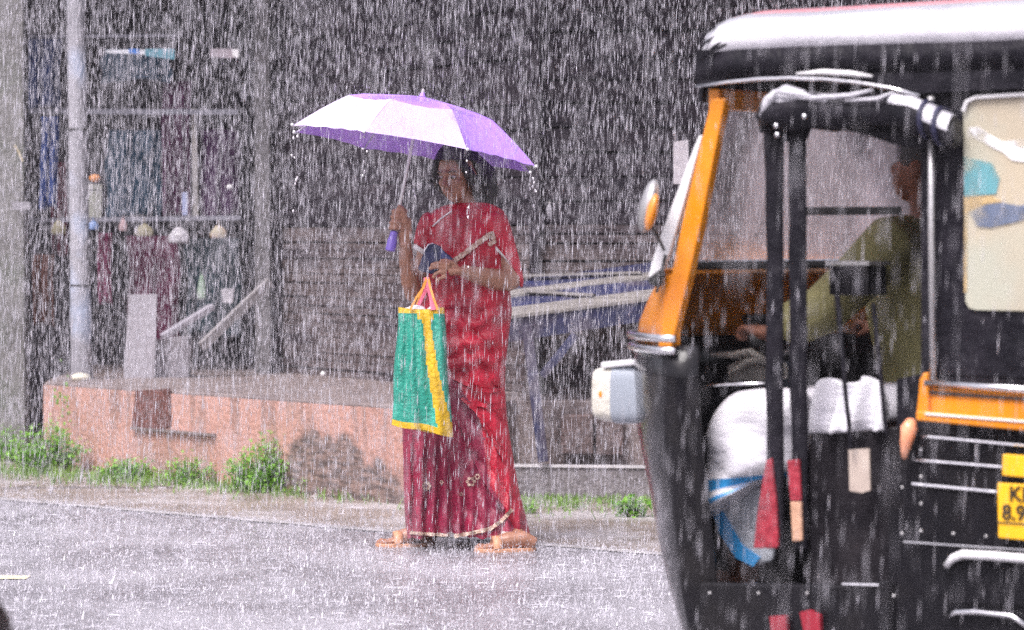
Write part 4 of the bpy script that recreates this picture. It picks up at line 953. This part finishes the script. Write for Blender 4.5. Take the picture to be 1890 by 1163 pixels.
# lower side body
b = MB(); b.prism([V(x,y,.6) for x,y in [(1640,790),(1960,800),(1960,1300),(1640,1300)]], (0,-.03,0)); K(b,'side_body', BLACKP)
b = MB(); b.box((-1.75,.585,.60),(.55,.012,.35)); K(b,'side_body_rear', BLACKP)
for (x0,y0,x1,y1,r) in ((1702,805,1960,829,.0032),(1690,849,1850,862,.0032),(1684,893,1840,908,.0036),(1668,1000,1960,1020,.0016)):
    b = MB(); b.tube([V(x0,y0,.606),V(x1,y1,.606)], r, 8); K(b,'side_bead', CHROME)
b = MB(); b.tube([V(1746,1044,.612),V(1760,1030,.618),V(1778,1023,.62),V(1830,1026,.62),V(1960,1037,.62)], [.007,.010,.011,.011,.011], 10); K(b,'fender_rim', WHITE, smooth=True)
b = MB(); b.tube([V(1752,1138,.612),V(1764,1130,.616),V(1800,1129,.616),V(1868,1137,.616),V(1896,1156,.616)], .006, 8); K(b,'step_rim', CHROME, smooth=True)
b = MB(); b.prism([V(x,y,.608) for x,y in [(1760,1040),(1960,1048),(1960,1120),(1752,1112)]], (0,-.004,0)); K(b,'fender', BLACKP)
# orange side box
b = MB(); b.prism([V(x,y,.64) for x,y in [(1690,772),(1697,700),(1703,688),(1712,688),(1713,776)]], (0,-.05,0)); o=K(b,'orange_box', ORANGE, bevel=.004)
b = MB(); b.prism([V(x,y,.625) for x,y in [(1710,716),(1960,733),(1960,785),(1710,764)]], (0,-.03,0)); b.build('box_recess', ORANGE, o)
b = MB(); b.prism([V(x,y,.645) for x,y in [(1690,758),(1960,780),(1960,802),(1690,776)]], (0,-.05,0)); b.build('box_lip', ORANGE, o, bevel=.004)
b = MB(); b.tube([V(1708,706,.635),V(1960,724,.635)], .009, 10); b.build('box_rail', CHROME, o, smooth=True)
b = MB(); b.prism([V(x,y,.632) for x,y in [(1712,721),(1960,739),(1960,744),(1712,727)]], (0,-.004,0)); b.build('dark_slot', RUBBER, o)
b = MB(); b.tube([V(1708,764,.647),V(1960,784,.647)], .0028, 6); b.build('lip_bead', WHITE, o)
b = MB(); b.tube([V(1682,776,.63),V(1678,790,.64),V(1673,815,.64),V(1670,832,.635),V(1669,845,.63)], [.012,.020,.015,.010,.007], 12); K(b,'side_lamp', mat('orange_lens',(.85,.22,.05),.2,c2=(.9,.5,.35),ns=14,coat=.6), smooth=True)
b = MB(); b.prism([V(x,y,.632) for x,y in [(1850,838),(1960,846),(1960,888),(1849,878)]], (0,-.008,0)); K(b,'yellow_board', YELLOW, bevel=.003)
b = MB(); b.prism([V(x,y,.634) for x,y in [(1840,891),(1960,899),(1960,1004),(1842,993)]], (0,-.008,0)); pl_=K(b,'number_plate', YELLOW, bevel=.003)
b = MB(); b.tube([V(1841,964,.636),V(1960,972,.636)], .0016, 6); b.build('plate_seam', RUBBER, pl_)
INK = mat('black_lettering', (.03,.02,.01), .5)
def text(s, px, py, hpx, yl, par):
    cu = bpy.data.curves.new('lettering','FONT'); cu.body = s; cu.size = hpx/770*1.38; cu.extrude = .0012; cu.offset = .0008
    o = bpy.data.objects.new('lettering', cu); p = V(px,py,yl)
    o.rotation_euler = (PI/2,0,PI); o.location = p
    col.objects.link(o); dg = bpy.context.evaluated_depsgraph_get(); dg.update(); me = bpy.data.meshes.new_from_object(o.evaluated_get(dg))
    o2 = bpy.data.objects.new('lettering', me); me.materials.clear(); me.materials.append(INK); col.objects.link(o2); o2.rotation_euler=o.rotation_euler; o2.location=p; o2.parent=par; bpy.data.objects.remove(o)
text('KL', 1862, 924, 27, .6365, pl_); text('8.90', 1849, 958, 27, .6365, pl_)
# mirror, headlights, wheels
b = MB(); mc=V(1197,380,.68); MR=Matrix.Rotation(R(35),3,'Z')@Matrix.Rotation(R(-14),3,'Y')
o=K(b,'wing_mirror',STEEL) if False else None
b.ball(mc,(.022,.040,.066),MR,18,12); o=K(b,'wing_mirror', STEEL, smooth=True)
b = MB(); b.ball(V(1203,392,.712),(.014,.024,.046),MR,16,10); b.build('mirror_reflection', ORANGE, o, smooth=True)  # orange paints the body's reflection in the mirror
b = MB(); b.tube([V(1203,418,.68),V(1212,432,.65),V(1226,462,.62)], .004, 8); b.build('mirror_stalk', RUBBER, o)
LENS = mat('headlight_lens', (.72,.70,.62), .15, c2=(.55,.52,.45), ns=18, coat=.8, bump=.4, bs=30)
GB = mat('housing_grey', (.34,.38,.44), .3, c2=(.25,.28,.33), ns=5, coat=.4)
for ys in (1,-1):
    c = Vector((.262, ys*.30, .805)); b = MB()
    rg=[]
    for x,k,dz in ((-.09,.85,0),(0,.98,0),(.045,1,0)):
        rg.append([c+Vector((x,.072*k*math.copysign(abs(math.cos(t))**.45,math.cos(t)),.078*k*math.copysign(abs(math.sin(t))**.45,math.sin(t))+dz)) for t in [2*PI*i/28 for i in range(28)]])
    b.loft(rg); o=K(b,'headlight_housing', GB, smooth=50)
    b=MB(); rg=[]
    for x,k in ((.045,.99),(.085,.97),(.105,.90),(.112,.6),(.114,.1)):
        rg.append([c+Vector((x,.072*k*math.copysign(abs(math.cos(t))**.45,math.cos(t)),.074*k*math.copysign(abs(math.sin(t))**.45,math.sin(t)))) for t in [2*PI*i/28 for i in range(28)]])
    b.loft(rg); b.build('lens', LENS, o, smooth=50)
    b=MB(); b.box(c+Vector((0,0,.083)),(.075,.070,.008),Matrix.Rotation(R(6),3,'Y'),bev=.005); b.build('housing_cap', WHITE, o)
    b=MB(); b.ball(c+Vector((.075,.06,0)),(.012,.012,.018)); b.build('indicator_bulb', ORANGE, o, smooth=True)
def wheel(x,y):
    b=MB(); n=28; rg=[]
    for i in range(n+0):
        t=2*PI*i/n; rg.append([Vector((x+(.165+.045*math.cos(q))*math.cos(t), y+.05*math.sin(q), .21+(.165+.045*math.cos(q))*math.sin(t))) for q in [2*PI*j/12 for j in range(12)]])
    rg.append(rg[0]); b.loft(rg,cap=False); o=K(b,'wheel',RUBBER,smooth=True)
    b=MB(); b.tube([Vector((x,y-.03,.21)),Vector((x,y+.03,.21))],[.125,.125],24); b.tube([Vector((x,y+.03,.21)),Vector((x,y+.045,.21))],[.05,.04],16); b.build('rim',STEEL,o,smooth=40)
wheel(.02,0); wheel(-1.75,.5); wheel(-1.75,-.5)
b=MB(); b.loft([[Vector((.02+r*math.cos(t),y,.21+r*math.sin(t))) for r,y in ((.235,.075),(.235,-.075),(.228,-.075),(.228,.075))] for t in [R(20)+R(140)*i/12 for i in range(13)]]); K(b,'mudguard', BLACKP, smooth=40)
b=MB(); b.beam(Vector((-1.75,-.5,.21)),Vector((-1.75,.5,.21)),.04,.04); K(b,'axle', RUBBER)
tag(rk, 'black and orange auto rickshaw with rolled rain curtain passing on the right', 'auto rickshaw')

# ---------------------------------------------------------------- driver
dv = empty('person', ROOT + uu_*-.45, YAW)
def DV(px,py,yl): return V(px,py,yl) + Vector((.45,0,0))
def K2(b,name,m_,**kw): return b.build(name,m_,dv,**kw)
off = Vector((.45,0,0)); v3=lambda x,y,z: Vector((x,y,z))+off
SK2 = mat('driver_skin', (.24,.11,.075), .5, c2=(.13,.055,.035), spec=.15); KH = mat('khaki_shirt', (.31,.29,.14), .6, spec=.1, c2=(.12,.11,.05), ns=7, nd=6, bump=1.0, bs=9)
b = MB()
b.tube([v3(-.50,0,.66),v3(-.50,0,.80),v3(-.47,0,1.05),v3(-.44,0,1.20),v3(-.42,0,1.27)],[.15,.13,.15,.13,.06],14,flat=1.2)
b.tube([v3(-.42,0,1.25),v3(-.42,0,1.34)],.052,12)
b.ball(v3(-.42,0,1.40),(.088,.072,.105)); b.ball(v3(-.365,0,1.355),(.045,.05,.055)); b.ball(v3(-.325,0,1.385),(.018,.013,.020)); b.ball(v3(-.335,0,1.35),(.014,.02,.006))
for s in (-1,1): b.ball(v3(-.42,s*.073,1.385),(.018,.009,.028))
hand = DV(1393,614,.30)
for s in (1,-1):
    el_ = v3(-.28,s*.30,1.03); wr_ = (Vector((hand.x-.06, s*.30, hand.z+.005)))
    b.tube([v3(-.43,s*.14,1.22),v3(-.42,s*.20,1.20),v3(-.36,s*.27,1.11),el_],[.05,.056,.048,.042],12); b.tube([el_,el_.lerp(wr_,.5),wr_],[.042,.037,.026],12)
    hc = Vector((hand.x-.02, s*.30, hand.z)); b.ball(hc,(.038,.032,.020))
    for k in range(4):
        y_ = s*(.275+.018*k) ; p0=Vector((hc.x+.02,y_,hc.z+.01)); b.tube([p0,p0+Vector((.022,0,.004)),p0+Vector((.036,0,-.014)),p0+Vector((.026,0,-.032))],[.0092,.009,.0085,.007],7)
    b.tube([hc+Vector((0,-s*.025,-.005)),hc+Vector((.02,-s*.042,-.015)),hc+Vector((.035,-s*.038,-.025))],[.011,.010,.008],7)
    b.tube([v3(-.50,s*.12,.66),v3(-.25,s*.20,.74),v3(-.02,s*.26,.75)],[.09,.08,.065],12); b.tube([v3(-.02,s*.26,.75),v3(.0,s*.25,.5),v3(-.02,s*.24,.35)],[.065,.05,.04],12)
    b.tube([v3(-.05,s*.24,.34),v3(.05,s*.25,.335),v3(.13,s*.26,.33)],[.035,.038,.025],10,flat=.6)
o=K2(b,'body',SK2); remesh(o,.007,3)
b = MB(); b.ball(v3(-.43,0,1.425),(.098,.082,.095)); K2(b,'hair', HAIR, smooth=True)
b = MB()
b.tube([v3(-.51,0,.70),v3(-.50,0,.82),v3(-.47,0,1.05),v3(-.44,0,1.20),v3(-.42,0,1.26)],[.17,.155,.175,.155,.07],18,flat=1.25)
for s in (1,-1):
    el_ = v3(-.28,s*.30,1.03); wr_ = (Vector((hand.x-.06, s*.30, hand.z+.005)))
    b.tube([v3(-.43,s*.12,1.21),v3(-.42,s*.20,1.20),v3(-.36,s*.27,1.11),el_],[.06,.072,.066,.062],14); b.tube([el_+(el_-wr_)*.1,el_.lerp(wr_,.45),el_.lerp(wr_,.78)],[.062,.060,.052],14)
o=K2(b,'shirt',KH); remesh(o,.008,4)
# mundu: white cloth over the knee, blue bands at its hem
MW = mat('white_mundu',(.74,.73,.77),.6,c2=(.58,.57,.63),ns=7,nd=6,bump=1.0,bs=7,stretch=(1,1,2.2)); MBL = mat('blue_band',(.03,.27,.60),.5); MG = mat('damp_grey_cloth',(.36,.38,.42),.5,c2=(.27,.29,.33),ns=6,bump=.5)
b = MB(); rg=[]
rows=[(717,1405,1440),(722,1368,1462),(732,1342,1476),(746,1322,1480),(765,1308,1480),(788,1299,1480),(812,1296,1479),(840,1297,1474),(862,1298,1466),(880,1296,1440),(898,1295,1432),(906,1295,1428),(914,1295,1424),(922,1296,1420)]
mi=[0,0,0,0,0,0,0,0,0,1,0,1,0]; n=30
for i,(py,x0,x1) in enumerate(rows):
    l=DV(x0,py,.46); r_=DV(x1,py,.46); mid=(l+r_)/2; h=(l-r_).length/2; rr=[]
    for j in range(n):
        t=2*PI*j/n; wv=.010*math.sin(5*t+i*.7)*min(1,i/4)+.010*math.sin(3*t-i*.9); slope = (-.014*math.cos(t)*(i-8) if i>8 else 0)
        rr.append(Vector((mid.x+h*math.cos(t), .42+(.10+wv+.022*math.sin(i*1.1+3.2*math.cos(t)))*math.sin(t)*min(1,.35+i*.16), mid.z+slope+ (.010*math.sin(2.2*math.cos(t)*3+i) if 1<i<8 else 0))))
    rg.append(rr)
b.loft(rg)
for k in range(len(rows)-1):
    for j in range(n): b.m[k*n+j]=mi[k]
mn=K2(b,'mundu',[MW,MBL],smooth=True,sub=1)
b = MB(); b.prism([DV(x,y,.43) for x,y in [(1308,905),(1425,900),(1432,985),(1425,1035),(1388,1046),(1356,1028),(1326,985),(1308,940)]], (0,-.02,0)); b.build('mundu_tail', MG, mn, bevel=.006)
b = MB(); b.prism([DV(x,y,.437) for x,y in [(1308,925),(1322,925),(1345,965),(1368,1005),(1402,1030),(1390,1046),(1358,1030),(1328,985)]], (0,-.006,0)); b.build('tail_band', MBL, mn)
b = MB(); b.box(v3(-.27,.05,.79),(.24,.24,.05),Matrix.Rotation(R(4),3,'Y'),bev=.03); b.build('lap_cloth', MW, mn, smooth=True, sub=1)
tag(dv, 'rickshaw driver in khaki shirt and white cloth with blue bands, seated inside', 'person')
# towel on the seat edge
b = MB()
def tw(u,v):
    top=V(1500+134*u, 712-12*math.sin(u*PI)-8*math.sin(u*11), .52); bot=V(1502+134*u, 800-6*u, .52)
    p=top.lerp(bot,v); return Vector((p.x, .50+.016*math.sin(u*21+v*2)+.01*math.sin(u*9+4*v)+.03*v, p.z))
grid_mesh(b,tw,36,14); o=b.build('towel',MW,smooth=True); s=o.modifiers.new('t','SOLIDIFY'); s.thickness=.012
o.location=ROOT; o.rotation_euler=(0,0,YAW); tag(o,'white towel spread over the driver\'s seat edge inside the rickshaw','towel')

# ---------------------------------------------------------------- car just entering at lower left
cr = empty('parked_car', (-2.9,4.25,0))
CARP = mat('car_black', (.004,.004,.006), .4, coat=.0, spec=.08); CGL = mat('car_glass',(.02,.025,.03),.08)
b = MB(); xr=P(13,1163,5.0).x-.048
secx=[(-3.95,.40,.66,.72),(-3.6,.28,.82,.80),(-2.6,.25,.86,.82),(-1.7,.25,.84,.82),(-1.15,.27,.74,.81),(xr-.10,.30,.73,.80),(xr-.03,.34,.715,.80),(xr+.02,.36,.69,.79),(xr+.055,.38,.64,.77),(xr+.062,.42,.58,.72)]
rg=[]
for x,z0,z1,hw in secx:
    cz=(z0+z1)/2; hz=(z1-z0)/2
    rg.append([Vector((x,4.25+hw*math.copysign(abs(math.cos(t))**.5,math.cos(t)),cz+hz*math.copysign(abs(math.sin(t))**.5,math.sin(t)))) for t in [2*PI*i/36 for i in range(36)]])
b.loft(rg); rel(b.build('body',CARP,smooth=50),cr)
b = MB(); rg=[]
for x,z,hw in ((-3.5,.85,.62),(-3.2,1.35,.58),(-2.2,1.42,.58),(-1.6,.84,.64)): rg.append([Vector((x,4.25+hw*s,zz)) for s,zz in ((-1,.80),(1,.80),(.85,z),(-.85,z))])
b.loft(rg); rel(b.build('cabin',CGL,bevel=.03),cr)
for x in (-3.3,-1.4):
    for y in (3.5,5.0):
        b=MB(); b.tube([Vector((x,y-.09,.3)),Vector((x,y-.07,.3)),Vector((x,y+.07,.3)),Vector((x,y+.09,.3))],[.27,.3,.3,.27],28); k=rel(b.build('wheel',RUBBER,smooth=40),cr)
        b=MB(); b.tube([Vector((x,y-.095,.3)),Vector((x,y+.095,.3))],.18,20); q=b.build('rim',STEEL); q.parent=k
tag(cr,'black car whose rounded nose just enters at the lower left corner','car')
# ================================================================ RAIN, SPLASHES, DRIPS, HAZE
def water_mat(name, c, a0, a1, rough=.25):
    m = bpy.data.materials.new(name); m.use_nodes = True; n = m.node_tree.nodes; l = m.node_tree.links; b = n['Principled BSDF']
    b.inputs['Base Color'].default_value = (*c,1); b.inputs['Roughness'].default_value = rough
    g = n.new('ShaderNodeNewGeometry'); mr = n.new('ShaderNodeMapRange'); mr.inputs[3].default_value = a0; mr.inputs[4].default_value = a1
    pw = n.new('ShaderNodeMath'); pw.operation = 'POWER'; pw.inputs[1].default_value = 1.8; l.new(g.outputs['Random Per Island'], pw.inputs[0]); l.new(pw.outputs[0], mr.inputs[0]); l.new(mr.outputs[0], b.inputs['Alpha'])
    tr = n.new('ShaderNodeBsdfTranslucent'); tr.inputs[0].default_value = (*c,1)
    return m
def streaks(name, c, L, Wd, m_, lean=(.035,.0)):
    """many elongated drops as one mesh: c (n,3) centres, L lengths, Wd half widths"""
    n = len(c); ln = np.stack([np.full(n,lean[0])+rng.normal(0,.018,n), np.full(n,lean[1]), np.ones(n)],1)
    v = np.zeros((n,5,3)); v[:,0] = c + ln*(L[:,None]*.5); v[:,4] = c - ln*(L[:,None]*.5)
    mid = c - ln*(L[:,None]*.12)
    for j in range(3):
        t = 2*PI*j/3 + .5; v[:,1+j] = mid + np.stack([Wd*math.cos(t), Wd*math.sin(t), np.zeros(n)],1)
    F_ = np.array([[0,1,2],[0,2,3],[0,3,1],[4,2,1],[4,3,2],[4,1,3]]); f = (F_[None]+5*np.arange(n)[:,None,None]).reshape(-1)
    me = bpy.data.meshes.new(name); me.vertices.add(5*n); me.vertices.foreach_set('co', v.reshape(-1))
    nf = 6*n; me.loops.add(3*nf); me.loops.foreach_set('vertex_index', f.astype(np.int32)); me.polygons.add(nf)
    me.polygons.foreach_set('loop_start', np.arange(0,3*nf,3,dtype=np.int32)); me.polygons.foreach_set('use_smooth', np.ones(nf,bool)); me.update(calc_edges=True)
    me.materials.append(m_); o = bpy.data.objects.new(name, me); col.objects.link(o); o['kind'] = 'stuff'; return o
RAINM = water_mat('rain_water', (.80,.78,.86), .08, .72)
# drops fill the whole air over the street, out to a step either side of the view
def wall_y(x): return np.where(x < -2.4, 17.6, np.where(x < .12, 15.3 + (.12-x)*1.6, 15.1))
N = 1100000
yy = rng.uniform(2.2**3, 18.0**3, N)**(1/3); hw = yy*.166+.9
xx = rng.uniform(-1,1,N)*hw; zz = rng.uniform(0,1,N)*(np.minimum(3.2, CAMZ+yy*.085+.35)) 
dens = hw*2*3.0; keep = np.ones(N,bool)
zlow = CAMZ - yy*.13 - .25; keep &= zz > np.maximum(.0, zlow)
keep &= yy < wall_y(xx) - .1
# nothing falls inside the rickshaw or under the umbrella
rx = xx-ROOT.x; ry = yy-ROOT.y; lx = rx*uu_.x+ry*uu_.y; ly = rx*nn_.x+ry*nn_.y
keep &= ~((lx < .15) & (lx > -2.4) & (np.abs(ly) < .62) & (zz < 1.8))
ud = np.hypot(xx-UC.x, yy-UC.y); keep &= ~((ud < .45) & (zz < 1.62) & (zz > .95))
keep &= ~((xx < -.78) & (yy < 5.1) & (yy > 3.4) & (zz < 1.4))
keep &= rng.random(N) < np.where(yy < 7.2, .60, np.where(yy < 12, .46, 1.0))
c = np.stack([xx,yy,zz],1)[keep]
RAIN_N = 148000; c = c[:RAIN_N] if len(c) > RAIN_N else c; print('rain drops', len(c))
L_ = rng.gamma(3.5, .0098, len(c)) + .005; W_ = np.clip(rng.normal(.00110,.0004,len(c)), .0005, .0024)
nr = c[:,1] < 7.2
RAINN = water_mat('near_rain_water', (.84,.82,.89), .02, .42)
streaks('rain', c[~nr], L_[~nr], W_[~nr], RAINM); streaks('rain', c[nr], L_[nr]*1.25, W_[nr], RAINN)
# splashes on the road: little crowns and beads
n = 36000; ys = rng.uniform(8.6**1.0, 15.6, n); xs = rng.uniform(-1,1,n)*(ys*.166+.5)
line = 14.43 + (xs+2.39)*(13.05-14.43)/(-.79+2.39); onroad = ys < line + .0
k_ = onroad | (rng.random(n) < .22); k_ &= ys < np.where(xs<0, 16.3+ -1.2*(xs+2.5), 14.0)
xs, ys = xs[k_], ys[k_]
SPL = water_mat('splash_water', (.72,.70,.77), .1, .8)
b = MB(); random.seed(5)
cr_f = []; vlist = []
vv = []; ff = []; base = 0
for x,y in zip(xs,ys):
    s_ = random.gammavariate(2.0,.0020)+.0016; kk = random.randint(3,6); a0 = random.uniform(0,6.28)
    for q in range(kk):
        t = a0+2*PI*q/kk; r0 = s_*.8; r1 = s_*random.uniform(1.1,2.2); h = s_*random.uniform(.6,2.2); dt = .30
        vv += [(x+r0*math.cos(t-dt),y+r0*math.sin(t-dt),.006),(x+r0*math.cos(t+dt),y+r0*math.sin(t+dt),.006),(x+r1*math.cos(t),y+r1*math.sin(t),h+.006)]
        ff.append((base,base+1,base+2)); base += 3
    # ripple ring lying on the water
    if random.random() < .04:
        R0 = s_*random.uniform(1.5,3); R1 = R0*1.25
        for q in range(8):
            t = 2*PI*q/8; t2 = 2*PI*(q+1)/8
            vv += [(x+R0*math.cos(t),y+R0*math.sin(t),.009),(x+R1*math.cos(t),y+R1*math.sin(t),.011),(x+R1*math.cos(t2),y+R1*math.sin(t2),.011),(x+R0*math.cos(t2),y+R0*math.sin(t2),.009)]
            ff.append((base,base+1,base+2,base+3)); base += 4
    for q in range(random.randint(0,3)):
        px_,py_,pz_ = x+random.gauss(0,s_*2), y+random.gauss(0,s_*2), random.uniform(.01,.05); r = random.uniform(.0012,.0028)
        vv += [(px_-r,py_,pz_),(px_+r,py_,pz_),(px_,py_,pz_+r*1.6),(px_,py_,pz_-r*1.6)]; ff += [(base,base+1,base+2),(base,base+3,base+1)]; base += 4
me = bpy.data.meshes.new('splashes'); me.from_pydata(vv,[],ff); me.materials.append(SPL); o = bpy.data.objects.new('rain_splashes', me); col.objects.link(o); o['kind']='stuff'
# splashes on the rickshaw roof, umbrella and wall top
pts = []
for i in range(900):
    x_ = random.uniform(-2.3,.05); y_ = random.uniform(-.6,.62); p = ROOT + uu_*x_ + nn_*y_; pts.append((p.x,p.y,1.70 + .09*(1-(y_/.63)**4) + abs(random.gauss(0,.018))))
for i in range(420):
    t = random.uniform(0,2*PI); r = math.sqrt(random.random())*.49; hgt = np.interp(r/RIM,[q[0] for q in PROF],[q[1] for q in PROF]); p = UC+ax1*r*math.cos(t)+ax2*r*math.sin(t)+axis*(hgt+abs(random.gauss(0,.012))+.004); pts.append(tuple(p))
for i in range(700):
    u = random.uniform(0,3.3); p = FA+fd*u; pts.append((p.x+random.uniform(-.05,.3), p.y+random.uniform(0,.5), .452+abs(random.gauss(0,.02))))
pts = np.array(pts); streaks('bounce_drops', pts, rng.uniform(.003,.012,len(pts)), rng.uniform(.0010,.0022,len(pts)), SPL)
# fine spray bouncing off the road
n = 34000; ys = rng.uniform(8.6, 15.2, n); xs = rng.uniform(-1,1,n)*(ys*.166+.5); line = 14.43 + (xs+2.39)*(13.05-14.43)/1.6
k_ = ys < line + rng.exponential(.35, n); xs, ys = xs[k_], ys[k_]
x2 = rng.uniform(-3.2, 2.2, 16000); y2 = 14.43 + (x2+2.39)*(13.05-14.43)/1.6 + rng.normal(-.25,.45,16000); xs = np.concatenate([xs,x2]); ys = np.concatenate([ys,y2])
c = np.stack([xs,ys,.006+rng.exponential(.022,len(xs))],1)
streaks('road_spray', c, rng.uniform(.002,.010,len(c)), rng.uniform(.0008,.0022,len(c)), SPL)
# drips falling from the umbrella tips
b = MB()
for k in range(8):
    tp = ribp(k,8)
    for q in range(random.randint(2,5)):
        z = tp.z - random.uniform(.015,.55)*(q+1)/5
        b.ball((tp.x+random.gauss(0,.006), tp.y+random.gauss(0,.006), z), (.0035,.0035,random.uniform(.004,.008)), seg=7, rin=5)
for px,py in ((549,252),(672,252),(984,330),(983,345),(988,352),(985,380),(763,352),(766,362)): b.ball(P(px,py,D-.2),(.0045,.0045,.007),seg=7,rin=5)
o = b.build('umbrella_drips', mat('drip_water',(.9,.88,.92),.15,coat=.6), smooth=True); o['kind']='stuff'
# mist hanging in the air
hz = MB(); hz.box((0,40,1.5),(60,75,3.5)); HZ = bpy.data.materials.new('rain_mist'); HZ.use_nodes = True; t_ = HZ.node_tree
for n_ in list(t_.nodes): t_.nodes.remove(n_)
ou = t_.nodes.new('ShaderNodeOutputMaterial'); vo = t_.nodes.new('ShaderNodeVolumePrincipled'); vo.inputs['Color'].default_value = (.86,.83,.92,1); vo.inputs['Density'].default_value = HAZE_D
vo.inputs['Anisotropy'].default_value = .2
t_.links.new(vo.outputs[0], ou.inputs['Volume'])
if HAZE_D > 0: o = hz.build('haze', HZ); o['kind']='stuff'
